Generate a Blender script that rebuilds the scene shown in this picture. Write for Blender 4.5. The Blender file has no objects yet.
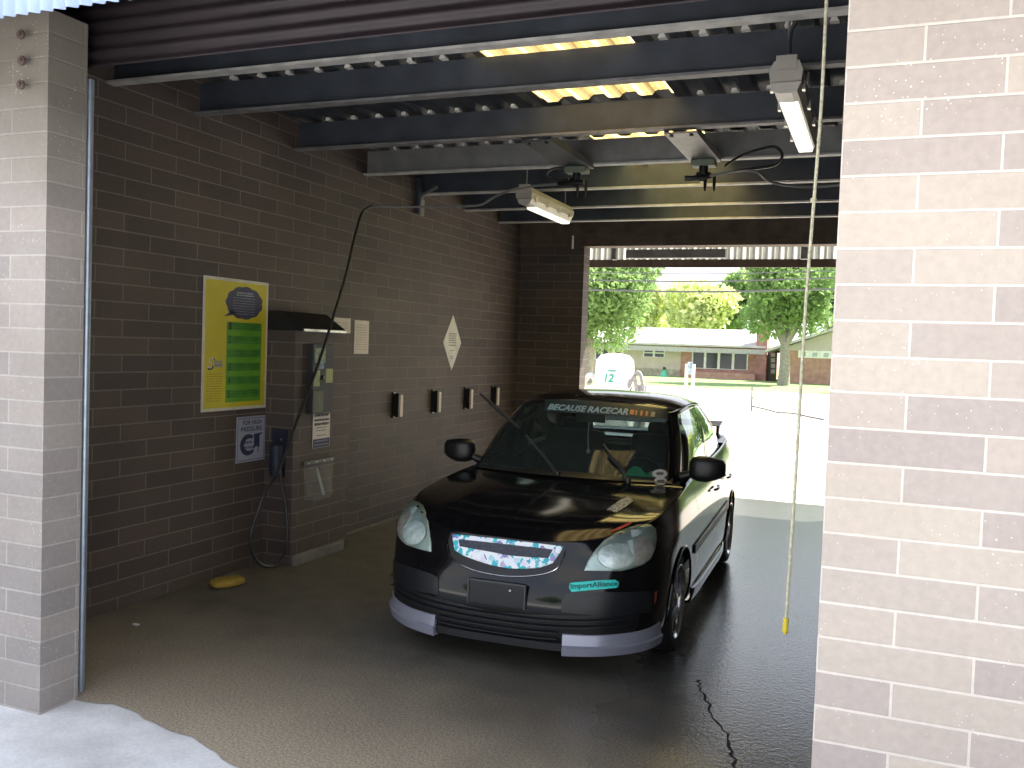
import bpy, bmesh, math, random
from mathutils import Vector, Matrix
from mathutils.bvhtree import BVHTree
from mathutils.geometry import delaunay_2d_cdt
R = random.Random(7)
C = bpy.context.scene.collection
sc = bpy.context.scene
PI = math.pi
# ------------------------------------------------------------ camera
F = 911.08
HC = 1.7948
cr = Vector((0.92625195, 0.37529022, 0.03485067)); cu = Vector((-0.0477237, 0.02505839, 0.99854621)); cf = Vector((-0.37387133, 0.92656858, -0.04112062))
CO = Vector((0, 0, HC))
cd = bpy.data.cameras.new('camera'); cam = bpy.data.objects.new('camera', cd); C.objects.link(cam)
cam.matrix_world = Matrix(((cr.x, cu.x, -cf.x, 0), (cr.y, cu.y, -cf.y, 0), (cr.z, cu.z, -cf.z, HC), (0, 0, 0, 1)))
cd.sensor_width = 36; cd.lens = F / 1024 * 36; cd.clip_end = 500; cd.clip_start = .05
sc.camera = cam
sc.view_settings.view_transform = 'Standard'; sc.view_settings.look = 'None'
sc.view_settings.gamma = 1; sc.view_settings.use_curve_mapping = False
sc.view_settings.exposure = 0.0
def at(px, py, Y):                       # where the sight line through a measured point meets the plane y = Y
    d = cf + cr * ((px - 512) / F) - cu * ((py - 384) / F)
    return CO + d * (Y / d.y)
# ------------------------------------------------------------ materials
def nodes(name):
    m = bpy.data.materials.new(name); m.use_nodes = True
    nt = m.node_tree; b = nt.nodes['Principled BSDF']
    return m, nt, b
def N(nt, t, **k):
    n = nt.nodes.new(t)
    for a, v in k.items(): setattr(n, a, v)
    return n
def pos(nt):
    return N(nt, 'ShaderNodeNewGeometry').outputs['Position']
def math_(nt, op, a, b=None, c=None):
    n = N(nt, 'ShaderNodeMath', operation=op)
    for i, v in enumerate((a, b, c)):
        if v is None: continue
        if isinstance(v, (int, float)): n.inputs[i].default_value = v
        else: nt.links.new(v, n.inputs[i])
    return n.outputs[0]
def mixc(nt, f, a, b, mode='MIX'):
    n = N(nt, 'ShaderNodeMix', data_type='RGBA', blend_type=mode)
    for i, v in ((0, f), (6, a), (7, b)):
        if isinstance(v, (int, float)): n.inputs[i].default_value = v
        elif isinstance(v, tuple): n.inputs[i].default_value = (*v[:3], 1)
        else: nt.links.new(v, n.inputs[i])
    return n.outputs[2]
def noise(nt, vec, scale, detail=3, rough=.5):
    n = N(nt, 'ShaderNodeTexNoise'); n.inputs['Scale'].default_value = scale; n.inputs['Detail'].default_value = detail
    n.inputs['Roughness'].default_value = rough
    nt.links.new(vec, n.inputs['Vector']); return n.outputs['Fac']
def ramp(nt, f, stops):
    n = N(nt, 'ShaderNodeValToRGB'); e = n.color_ramp.elements
    e[0].position, e[0].color = stops[0][0], (*stops[0][1], 1)
    e[1].position, e[1].color = stops[-1][0], (*stops[-1][1], 1)
    for p, c in stops[1:-1]:
        x = e.new(p); x.color = (*c, 1)
    nt.links.new(f, n.inputs[0]); return n.outputs[0]
def bump(nt, b, h, strength, dist=.01):
    n = N(nt, 'ShaderNodeBump'); n.inputs['Strength'].default_value = strength; n.inputs['Distance'].default_value = dist
    nt.links.new(h, n.inputs['Height']); nt.links.new(n.outputs[0], b.inputs['Normal'])
MC = {}
def mat(name, col, rough=.6, metal=0, var=.12, vs=6, bs=0, bsc=60, coat=0, spec=.5, emit=None, es=0):
    if name in MC: return MC[name]
    m, nt, b = nodes(name)
    v = N(nt, 'ShaderNodeTexCoord').outputs['Object']
    n1 = noise(nt, v, vs)
    lo = tuple(max(0, c * (1 - var)) for c in col); hi = tuple(min(1, c * (1 + var)) for c in col)
    nt.links.new(ramp(nt, n1, [(.3, lo), (.7, hi)]), b.inputs['Base Color'])
    b.inputs['Roughness'].default_value = rough; b.inputs['Metallic'].default_value = metal
    b.inputs['Coat Weight'].default_value = coat; b.inputs['Coat Roughness'].default_value = .03
    b.inputs['Specular IOR Level'].default_value = spec
    if bs: bump(nt, b, noise(nt, v, bsc), bs)
    if emit:
        b.inputs['Emission Color'].default_value = (*emit, 1); b.inputs['Emission Strength'].default_value = es
    MC[name] = m; return m
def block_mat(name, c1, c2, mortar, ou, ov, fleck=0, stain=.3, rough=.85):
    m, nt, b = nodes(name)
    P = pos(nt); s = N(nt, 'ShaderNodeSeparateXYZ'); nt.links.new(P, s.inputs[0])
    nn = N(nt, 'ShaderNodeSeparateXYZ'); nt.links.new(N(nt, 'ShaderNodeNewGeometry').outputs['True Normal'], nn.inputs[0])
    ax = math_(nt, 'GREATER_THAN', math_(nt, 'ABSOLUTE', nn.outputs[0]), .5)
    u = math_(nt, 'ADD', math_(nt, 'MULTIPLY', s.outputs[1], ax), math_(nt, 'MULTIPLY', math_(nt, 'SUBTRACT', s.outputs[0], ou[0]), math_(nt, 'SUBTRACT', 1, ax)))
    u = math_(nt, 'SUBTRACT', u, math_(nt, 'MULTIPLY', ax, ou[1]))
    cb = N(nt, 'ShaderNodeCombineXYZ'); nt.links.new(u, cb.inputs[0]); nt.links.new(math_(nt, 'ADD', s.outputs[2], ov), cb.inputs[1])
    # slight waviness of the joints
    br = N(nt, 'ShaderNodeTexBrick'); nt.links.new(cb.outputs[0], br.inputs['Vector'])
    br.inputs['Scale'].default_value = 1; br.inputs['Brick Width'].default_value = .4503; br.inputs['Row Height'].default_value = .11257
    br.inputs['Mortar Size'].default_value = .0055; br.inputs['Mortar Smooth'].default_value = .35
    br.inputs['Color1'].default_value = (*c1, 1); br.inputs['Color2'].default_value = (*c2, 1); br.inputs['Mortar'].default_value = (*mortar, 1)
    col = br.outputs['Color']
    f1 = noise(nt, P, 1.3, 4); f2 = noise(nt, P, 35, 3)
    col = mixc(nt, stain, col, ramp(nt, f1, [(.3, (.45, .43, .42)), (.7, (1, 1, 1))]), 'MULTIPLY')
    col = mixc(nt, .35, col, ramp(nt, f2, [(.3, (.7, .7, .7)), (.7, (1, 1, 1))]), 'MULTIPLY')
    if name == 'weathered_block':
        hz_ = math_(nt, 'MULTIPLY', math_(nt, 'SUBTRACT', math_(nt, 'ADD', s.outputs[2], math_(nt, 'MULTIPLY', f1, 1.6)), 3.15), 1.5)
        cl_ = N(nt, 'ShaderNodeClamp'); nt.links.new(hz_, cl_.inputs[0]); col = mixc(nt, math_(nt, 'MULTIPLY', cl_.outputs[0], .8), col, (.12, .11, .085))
    if fleck:
        vo = N(nt, 'ShaderNodeTexVoronoi'); vo.inputs['Scale'].default_value = 75; nt.links.new(P, vo.inputs['Vector'])
        k = math_(nt, 'LESS_THAN', vo.outputs['Distance'], math_(nt, 'MULTIPLY', math_(nt, 'SUBTRACT', noise(nt, P, 4, 2), .3), .55))
        wn = N(nt, 'ShaderNodeTexWhiteNoise'); nt.links.new(vo.outputs['Position'], wn.inputs[0])
        k = math_(nt, 'MULTIPLY', k, math_(nt, 'GREATER_THAN', wn.outputs['Value'], .72))
        col = mixc(nt, math_(nt, 'MULTIPLY', k, fleck), col, (.85, .8, .72))
    nt.links.new(col, b.inputs['Base Color']); b.inputs['Roughness'].default_value = rough
    b.inputs['Specular IOR Level'].default_value = .3
    h = math_(nt, 'ADD', math_(nt, 'MULTIPLY', br.outputs['Fac'], -1), math_(nt, 'MULTIPLY', f2, .35))
    bump(nt, b, h, .55, .006)
    return m
M = {}
M['pillar'] = block_mat('painted_block', (.60, .52, .44), (.46, .395, .365), (.74, .67, .60), (-.146, 3.06), 0, fleck=.75, stain=.2)
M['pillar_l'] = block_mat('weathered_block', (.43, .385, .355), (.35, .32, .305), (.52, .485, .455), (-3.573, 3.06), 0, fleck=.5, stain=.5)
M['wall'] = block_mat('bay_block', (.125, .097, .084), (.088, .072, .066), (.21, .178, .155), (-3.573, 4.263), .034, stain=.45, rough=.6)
M['steel_dark'] = mat('dark_painted_steel', (.045, .053, .070), .5, .1, .25, 5, .15, 40)
M['steel_mid'] = mat('grey_galvanized_steel', (.22, .22, .22), .5, .3, .15, 8, .1, 40)
M['flange'] = mat('pale_flange_paint', (.42, .42, .41), .55, .1, .2, 9)
M['header'] = mat('maroon_header_sheet', (.021, .014, .018), .55, .1, .25, 3)
M['fascia'] = mat('blue_white_fascia', (.38, .50, .80), .5, 0, .08, 3)
M['fascia_back'] = mat('pale_ribbed_sheet', (.75, .75, .72), .5, 0, .08, 3)
M['brownboard'] = mat('brown_fascia_board', (.12, .085, .06), .7, 0, .3, 6)
M['galv'] = mat('galvanized_pipe', (.36, .42, .50), .35, .7, .12, 20)
M['deck'] = mat('dark_roof_deck', (.05, .055, .065), .6, .1, .3, 3)
M['black'] = mat('black_plastic', (.008, .008, .009), .40, 0, .2, 20)
M['rubber'] = mat('black_rubber', (.015, .015, .016), .7, 0, .2, 30, .1)
M['hose'] = mat('black_hose_rubber', (.02, .02, .022), .4, 0, .2, 30)
M['white'] = mat('white_paint', (.75, .75, .72), .5, 0, .05, 8)
M['clip'] = mat('pale_rib_block', (.72, .70, .66), .6, 0, .1, 8)
M['paper'] = mat('white_paper', (.74, .68, .64), .8, 0, .06, 10)
M['navy'] = mat('navy_ink', (.03, .035, .09), .6, 0, .1)
M['ink'] = mat('dark_ink', (.04, .04, .045), .7, 0, .1)
M['chrome'] = mat('chrome', (.75, .75, .77), .12, 1, .04)
M['paint'] = mat('black_car_paint', (.005, .005, .006), .09, 0, .15, 3, spec=.4)
M['trimblack'] = mat('satin_black_bumper_trim', (.010, .011, .014), .38, 0, .2, 12, .05, 200)
M['silver'] = mat('silver_lip_paint', (.36, .37, .46), .3, .45, .06, 8, coat=.4)
M['cyan'] = mat('cyan_decal', (.02, .62, .55), .4, 0, .08)
M['alu'] = mat('brushed_aluminium', (.62, .6, .56), .35, .8, .1, 20)
# ------------------------------------------------------------ mesh helpers
def newobj(name, me, m=None, parent=None, loc=None):
    o = bpy.data.objects.new(name, me); C.objects.link(o)
    if m is not None: me.materials.append(m)
    if parent is not None: o.parent = parent
    if loc is not None: o.location = loc
    return o
def me_from(name, v, f, smooth=False):
    me = bpy.data.meshes.new(name); me.from_pydata([tuple(p) for p in v], [], f); me.validate(); me.update()
    if smooth:
        for p in me.polygons: p.use_smooth = True
    return me
class MB:
    def __init__(s): s.v = []; s.f = []
    def add(s, v, f):
        o = len(s.v); s.v += [Vector(p) for p in v]; s.f += [tuple(i + o for i in q) for q in f]; return s
    def box(s, a, b, bev=0, rot=None, c=None):
        x0, y0, z0 = a; x1, y1, z1 = b
        if bev:
            bm = bmesh.new(); bmesh.ops.create_cube(bm, size=1)
            bmesh.ops.scale(bm, vec=(abs(x1 - x0), abs(y1 - y0), abs(z1 - z0)), verts=bm.verts)
            bmesh.ops.bevel(bm, geom=bm.edges[:], offset=bev, segments=2, affect='EDGES', profile=.6)
            bmesh.ops.translate(bm, vec=((x0 + x1) / 2, (y0 + y1) / 2, (z0 + z1) / 2), verts=bm.verts)
            v = [p.co.copy() for p in bm.verts]; f = [tuple(q.index for q in p.verts) for p in bm.faces]; bm.free()
        else:
            v = [Vector(p) for p in ((x0, y0, z0), (x1, y0, z0), (x1, y1, z0), (x0, y1, z0), (x0, y0, z1), (x1, y0, z1), (x1, y1, z1), (x0, y1, z1))]
            f = [(0, 3, 2, 1), (4, 5, 6, 7), (0, 1, 5, 4), (1, 2, 6, 5), (2, 3, 7, 6), (3, 0, 4, 7)]
        if rot is not None:
            cc = Vector(c) if c is not None else Vector(((x0 + x1) / 2, (y0 + y1) / 2, (z0 + z1) / 2))
            v = [rot @ (p - cc) + cc for p in v]
        return s.add(v, f)
    def tube(s, pts, r, n=10, close=False, caps=True):
        pts = [Vector(p) for p in pts]; L = len(pts); rs = r if isinstance(r, (list, tuple)) else [r] * L
        v = []; up = None
        for i, p in enumerate(pts):
            t = (pts[(i + 1) % L] - pts[i - 1]) if close else (pts[min(i + 1, L - 1)] - pts[max(i - 1, 0)])
            t.normalize()
            if up is None:
                up = Vector((0, 0, 1)) if abs(t.z) < .9 else Vector((1, 0, 0))
            a = t.cross(up).normalized(); up = a.cross(t).normalized()
            for k in range(n):
                q = 2 * PI * k / n; v.append(p + (a * math.cos(q) + up * math.sin(q)) * rs[i])
        f = []
        for i in range(L if close else L - 1):
            j = (i + 1) % L
            for k in range(n):
                k2 = (k + 1) % n; f.append((i * n + k, i * n + k2, j * n + k2, j * n + k))
        if caps and not close: f.append(tuple(range(n - 1, -1, -1))); f.append(tuple((L - 1) * n + k for k in range(n)))
        return s.add(v, f)
    def lathe(s, prof, n=32, axis='x', c=(0, 0, 0)):      # prof: (radius, along)
        v = []; c = Vector(c)
        for r, h in prof:
            for k in range(n):
                q = 2 * PI * k / n; a, b = r * math.cos(q), r * math.sin(q)
                v.append(c + (Vector((h, a, b)) if axis == 'x' else Vector((a, b, h)) if axis == 'z' else Vector((a, h, b))))
        f = []
        for i in range(len(prof) - 1):
            for k in range(n):
                k2 = (k + 1) % n; f.append((i * n + k, i * n + k2, (i + 1) * n + k2, (i + 1) * n + k))
        return s.add(v, f)
    def prism(s, poly, axis, a, b):                       # poly 2d in the two other axes, in order
        def P(u, w, t): return {'x': (t, u, w), 'y': (u, t, w), 'z': (u, w, t)}[axis]
        n = len(poly); v = [P(u, w, a) for u, w in poly] + [P(u, w, b) for u, w in poly]
        f = [tuple(range(n)), tuple(range(2 * n - 1, n - 1, -1))] + [(i, (i + 1) % n, n + (i + 1) % n, n + i) for i in range(n)]
        return s.add(v, f)
    def build(s, name, m, parent=None, smooth=False, loc=None):
        me = me_from(name, s.v, s.f, smooth)
        bm = bmesh.new(); bm.from_mesh(me); bmesh.ops.recalc_face_normals(bm, faces=bm.faces); bm.to_mesh(me); bm.free()
        if smooth:
            for p in me.polygons: p.use_smooth = True
            try: me.set_sharp_from_angle(angle=math.radians(40))
            except Exception: pass
        return newobj(name, me, m, parent, loc)
def tag(o, label=None, cat=None, group=None, kind=None):
    if label: o['label'] = label
    if cat: o['category'] = cat
    if group: o['group'] = group
    if kind: o['kind'] = kind
    return o
def empty(name, loc=(0, 0, 0), rz=0, label=None, cat=None, group=None):
    o = bpy.data.objects.new(name, None); C.objects.link(o); o.location = loc; o.rotation_euler = (0, 0, rz)
    o.empty_display_size = .1
    return tag(o, label, cat, group)
def kids(o): return [c for c in o.children]
def copy_tree(o, parent=None):
    c = o.copy(); C.objects.link(c); c.parent = parent
    for ch in kids(o): copy_tree(ch, c)
    return c
def spline(pts, n=8):
    P = [Vector(p) for p in pts]; out = []
    for i in range(len(P) - 1):
        p0 = P[max(i - 1, 0)]; p1 = P[i]; p2 = P[i + 1]; p3 = P[min(i + 2, len(P) - 1)]
        for k in range(n):
            t = k / n
            out.append(.5 * ((2 * p1) + (p2 - p0) * t + (2 * p0 - 5 * p1 + 4 * p2 - p3) * t * t + (3 * p1 - p0 - 3 * p2 + p3) * t ** 3))
    out.append(P[-1]); return out
_tc = {}
def text2d(s, shear=0, width=None, height=None, bold=0.0):       # flat triangles of a text, fitted to a width x height rectangle centred on the origin
    cu_ = bpy.data.curves.new('lettering', 'FONT'); cu_.body = s; cu_.size = 1; cu_.shear = shear; cu_.offset = bold; cu_.resolution_u = 2
    cu_.align_x = 'CENTER'
    o = bpy.data.objects.new('lettering', cu_); C.objects.link(o)
    dg = bpy.context.evaluated_depsgraph_get(); dg.update()
    me = bpy.data.meshes.new_from_object(o.evaluated_get(dg))
    v = [(p.co.x, p.co.y) for p in me.vertices]; f = [tuple(p.vertices) for p in me.polygons]
    bpy.data.objects.remove(o); bpy.data.curves.remove(cu_); bpy.data.meshes.remove(me)
    x0 = min(p[0] for p in v); x1 = max(p[0] for p in v); y0 = min(p[1] for p in v); y1 = max(p[1] for p in v)
    w = width or (x1 - x0); h = height or (y1 - y0)
    v = [((p[0] - (x0 + x1) / 2) / (x1 - x0) * w, (p[1] - (y0 + y1) / 2) / (y1 - y0) * h) for p in v]
    return v, f

# ============================================================ THE BAY
XW, XE, YF, YB, YC, XL, XR = -4.519, .80, 3.06, 3.305, 11.31, -3.573, -.146
def struct(name, mb, m, label=None, smooth=False):
    o = mb.build(name, m, smooth=smooth); o['kind'] = 'structure'
    if label: o['label'] = label
    return o
# floor of the bay: worn dark concrete, wet on the side away from the meter
def floor_mat():
    m, nt, b = nodes('worn_wet_concrete'); P = pos(nt)
    s = N(nt, 'ShaderNodeSeparateXYZ'); nt.links.new(P, s.inputs[0])
    big = noise(nt, P, .9, 4); mid = noise(nt, P, 5, 4); fine = noise(nt, P, 90, 2)
    col = ramp(nt, mid, [(.3, (.10, .092, .078)), (.7, (.155, .142, .115))])
    # tan tone near the entrance, fading into the bay
    t = math_(nt, 'SUBTRACT', 1, math_(nt, 'MULTIPLY', math_(nt, 'SUBTRACT', math_(nt, 'ADD', s.outputs[1], math_(nt, 'MULTIPLY', big, 1.2)), 3.7), .60))
    cl = N(nt, 'ShaderNodeClamp'); nt.links.new(t, cl.inputs[0])
    col = mixc(nt, math_(nt, 'MULTIPLY', cl.outputs[0], .8), col, (.54, .44, .31))
    col = mixc(nt, .6, col, ramp(nt, fine, [(.35, (.42, .42, .42)), (.65, (1.4, 1.4, 1.4))]), 'MULTIPLY')
    # wet region
    w = math_(nt, 'ADD', s.outputs[0], math_(nt, 'MULTIPLY', math_(nt, 'SUBTRACT', big, .5), 1.4))
    w = math_(nt, 'ADD', w, math_(nt, 'MULTIPLY', math_(nt, 'SUBTRACT', s.outputs[1], 3.9), .25))
    wt = N(nt, 'ShaderNodeMapRange'); wt.inputs[1].default_value = -1.75; wt.inputs[2].default_value = -.8; nt.links.new(w, wt.inputs[0])
    wet = wt.outputs[0]
    col = mixc(nt, math_(nt, 'MULTIPLY', wet, .75), col, mixc(nt, .75, col, (.05, .055, .062)))
    # hairline crack
    nt.links.new(col, b.inputs['Base Color'])
    ro = math_(nt, 'SUBTRACT', .60, math_(nt, 'MULTIPLY', wet, .53))
    nt.links.new(math_(nt, 'ADD', ro, math_(nt, 'MULTIPLY', mid, .08)), b.inputs['Roughness'])
    b.inputs['Specular IOR Level'].default_value = .6
    h = math_(nt, 'ADD', math_(nt, 'MULTIPLY', fine, .7), noise(nt, P, 38, 3))
    n_ = N(nt, 'ShaderNodeBump'); n_.inputs['Distance'].default_value = .0045
    nt.links.new(math_(nt, 'SUBTRACT', .75, math_(nt, 'MULTIPLY', wet, .40)), n_.inputs['Strength']); nt.links.new(h, n_.inputs['Height']); nt.links.new(n_.outputs[0], b.inputs['Normal'])
    return m
def grid(mb, x0, x1, y0, y1, nx, ny, z=0, fn=None):
    v = []; f = []
    for j in range(ny + 1):
        for i in range(nx + 1):
            x = x0 + (x1 - x0) * i / nx; y = y0 + (y1 - y0) * j / ny
            v.append((x, y, z + (fn(x, y) if fn else 0)))
    for j in range(ny):
        for i in range(nx):
            a = j * (nx + 1) + i; f.append((a, a + 1, a + nx + 2, a + nx + 1))
    return mb.add(v, f)
mb = MB(); e0 = []
n = 90; x0, x1 = XW - .3, XE + .3
v = []; f = []
for i in range(n + 1):
    x = x0 + (x1 - x0) * i / n
    ye = 3.31 + .015 * math.sin(x * 4.1 + 1) + .015 * math.sin(x * 11) + .008 * math.sin(x * 31) - .34 * max(0, min(1, (x + 3.3) / 1.3)) + R.uniform(-.006, .006)
    v += [(x, ye, .0), (x, 4.5, 0), (x, 7.5, 0), (x, 11.62 + .01 * math.sin(x * 9), 0), (x, 11.62, -.12), (x, ye, -.12)]
for i in range(n):
    for k in range(5): a = i * 6 + k; f.append((a, a + 6, a + 7, a + 1))
mb.add(v, f)
FL = struct('floor', mb, floor_mat(), 'dark worn concrete bay floor, wet on the right')
# pale apron in front and pale lot behind
def conc(name, c1, c2, sc_=1.2):
    m, nt, b = nodes(name); P = pos(nt)
    a = noise(nt, P, sc_, 5); f2 = noise(nt, P, 60, 2)
    col = ramp(nt, a, [(.3, c1), (.65, c2)])
    col = mixc(nt, .3, col, ramp(nt, f2, [(.3, (.6, .6, .6)), (.7, (1, 1, 1))]), 'MULTIPLY')
    nt.links.new(col, b.inputs['Base Color']); b.inputs['Roughness'].default_value = .85; bump(nt, b, f2, .3, .004); return m
mb = MB().box((-14, -9, -.3), (12, 3.45, -.006)); struct('apron_slab', mb, conc('pale_dry_concrete', (.62, .60, .57), (.95, .93, .90), 2.5), 'pale dry concrete apron outside the bay')
mb = MB().box((-60, 11.60, -.3), (45, 36, -.004)); struct('rear_lot', mb, conc('sunlit_lot_concrete', (.50, .46, .40), (.64, .58, .50), .4), 'sunlit pale concrete lot behind the bay')
# crack in the floor (two strips of open joint)
def crack(pts, name):
    mb = MB(); P = spline(pts, 10); prev = None; v = []; f = []
    for i, p in enumerate(P):
        p = Vector(p) + Vector((R.uniform(-.015, .015), R.uniform(-.01, .01), 0)); w = R.uniform(.003, .009)
        v += [(p.x - w, p.y, .0016), (p.x + w, p.y, .0016)]
        if i: a = len(v) - 4; f.append((a, a + 1, a + 3, a + 2))
    mb.add(v, f); o = mb.build(name, mat('crack_dirt', (.012, .012, .012), .9)); o['kind'] = 'structure'; return o
crack([(-.85, 4.98, 0), (-.72, 4.62, 0), (-.55, 4.2, 0), (-.47, 3.75, 0), (-.40, 3.3, 0)], 'floor_crack')
# walls
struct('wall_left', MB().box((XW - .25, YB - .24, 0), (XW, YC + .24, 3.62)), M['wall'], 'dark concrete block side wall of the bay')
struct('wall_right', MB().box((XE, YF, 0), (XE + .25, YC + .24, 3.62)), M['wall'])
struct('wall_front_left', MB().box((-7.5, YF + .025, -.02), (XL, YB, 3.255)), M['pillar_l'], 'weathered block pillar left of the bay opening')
struct('wall_front_right', MB().box((XR, YF, -.02), (4.5, YB, 3.30)), M['pillar'], 'pale speckled block pillar right of the opening')
mb = MB().box((XW - .2, YC, 0), (-3.62, YC + .24, 3.12)); mb.box((.40, YC, 0), (XE + .2, YC + .24, 3.12)); 
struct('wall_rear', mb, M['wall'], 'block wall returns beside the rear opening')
mb = MB().box((XW - .2, YC - .02, 3.12), (XE + .2, YC + .24, 3.60)); mb.box((XW, YC - .05, 3.20), (XE, YC - .02, 3.235)); mb.box((XW, YC - .05, 3.115), (XE, YC - .02, 3.135))
struct('trim_1', mb, M['brownboard'], 'dark lintel over the rear opening')
# bolt heads and stains on left pillar
for k, (px, py) in enumerate(((22, 35), (23, 61), (22, 85))):
    p = at(px, py, YF); t = tag(MB().lathe([(0, 0), (.022, 0), (.022, -.012), (.010, -.012), (.010, -.022), (0, -.022)], 10, 'y', (p.x, YF, p.z)).build('wall_bolt', mat('rusty_bolt', (.10, .07, .06), .8)),
        'small dark bolt head on the left block pillar, ' + ('topmost of three', 'middle one of three', 'lowest of three')[k], 'bolt', 'bolts on the left pillar')
# corrugated sheets
def corr(mb, u0, u1, w0, w1, pitch, amp, axis_u, plane, off, seg=6, flat=False):
    n = max(2, int((u1 - u0) / pitch * seg)); v = []; f = []
    for i in range(n + 1):
        u = u0 + (u1 - u0) * i / n
        if flat:
            q = (u / pitch) % 1; h = amp * (max(0, min(1, (abs(q - .5) * -1 + .22) / .08)))
        else: h = amp * math.sin(2 * PI * u / pitch)
        for w in (w0, w1):
            v.append({'xz': (u, off + h, w), 'zx': (w, off + h, u), 'xy': (u, w, off + h)}[plane])
    for i in range(n): f.append((2 * i, 2 * i + 1, 2 * i + 3, 2 * i + 2))
    return mb.add(v, f)
def solid(o, t):
    md = o.modifiers.new('thickness', 'SOLIDIFY'); md.thickness = t; md.offset = 0; return o
mb = corr(MB(), -9, 6, 3.04, 3.95, .067, .012, 'x', 'xz', 2.65); o = struct('trim_2', mb, M['fascia'], 'blue-white corrugated fascia over the front', True); solid(o, .003)
mb = MB(); corr(mb, 3.062, 3.62, XW - .2, XE + .3, .067, .011, 'z', 'zx', 3.345); o = struct('trim_3', mb, M['header'], 'maroon ribbed header sheet above the opening', True); solid(o, .003)
mb = MB().box((-9, 2.60, 3.30), (6, 3.10, 3.33)); struct('trim_4', mb, M['header'], 'dark soffit strip under the front fascia')
mb = MB().box((XL-3.9, 2.67, 3.262), (6, 3.05, 3.30)); struct('trim_5', mb, M['header'])
# roof deck with the skylight bay left open
mb = MB()
SX0, SX1 = -2.385, -1.405; SKY = [(5.06, 6.28), (7.42, 10.45)]
def deckpart(x0, x1, y0, y1):
    n = int(round((x1 - x0) / .229 * 12)); v = []; f = []
    for i in range(n + 1):
        x = x0 + (x1 - x0) * i / n; q = (x / .229) % 1; h = .032 * max(0, min(1, (.30 - abs(q - .5)) / .10))
        v += [(x, y0, 3.575 + h), (x, y1, 3.575 + h)]
    for i in range(n): f.append((2 * i, 2 * i + 1, 2 * i + 3, 2 * i + 2))
    return v, f
for a in ((-9, SX0, 2.6, 12.3), (SX1, 6, 2.6, 12.3), (SX0, SX1, 2.6, SKY[0][0]), (SX0, SX1, SKY[0][1], SKY[1][0]), (SX0, SX1, SKY[1][1], 12.3)): mb.add(*deckpart(*a))
mb.box((-9, 2.6, 3.64), (SX0 - .25, 12.3, 3.66)); mb.box((SX1 + .25, 2.6, 3.64), (6, 12.3, 3.66))
o = struct('ceiling', mb, M['deck'], 'dark ribbed metal roof deck'); solid(o, .002)
def glow_mat(nm_='amber_translucent_sheet', ca=(.36, .235, .07), cb=(.48, .345, .135), pitch=.229, hi=None):
    m, nt, b = nodes(nm_); nt.nodes.remove(b); out = nt.nodes['Material Output']
    P = pos(nt); n1 = noise(nt, P, 14, 4); s = N(nt, 'ShaderNodeSeparateXYZ'); nt.links.new(P, s.inputs[0])
    c = ramp(nt, n1, [(.3, ca), (.7, cb)])
    fr = math_(nt, 'FRACT', math_(nt, 'MULTIPLY', math_(nt, 'ADD', s.outputs[0], 10), 1 / pitch))
    wide = math_(nt, 'LESS_THAN', math_(nt, 'ABSOLUTE', math_(nt, 'SUBTRACT', fr, .5)), .16)
    thin = math_(nt, 'LESS_THAN', math_(nt, 'ABSOLUTE', math_(nt, 'SUBTRACT', math_(nt, 'FRACT', math_(nt, 'MULTIPLY', fr, 4)), .5)), .10)
    c = mixc(nt, math_(nt, 'MAXIMUM', wide, math_(nt, 'MULTIPLY', thin, .6)), c, hi or tuple(min(1, x * 1.35 + .06) for x in cb))
    t = N(nt, 'ShaderNodeBsdfTranslucent'); d = N(nt, 'ShaderNodeBsdfDiffuse'); nt.links.new(c, t.inputs[0]); nt.links.new(c, d.inputs[0])
    mx = N(nt, 'ShaderNodeMixShader'); mx.inputs[0].default_value = .25; nt.links.new(t.outputs[0], mx.inputs[1]); nt.links.new(d.outputs[0], mx.inputs[2])
    nt.links.new(mx.outputs[0], out.inputs[0]); return m
gm_ = glow_mat(); gm2 = glow_mat('bright_amber_sheet', (.85, .52, .14), (1, .68, .24))
for k in (0, 1):
    v, f = deckpart(SX0, SX1, *SKY[k])
    o = newobj('window_%d' % (k + 1), me_from('window_%d' % (k + 1), v, f), (gm_, gm2)[k]); o['kind'] = 'structure'; o['label'] = ('amber translucent ribbed skylight panel in the roof', 'second amber skylight panel above the rear roof beams')[k]
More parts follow.
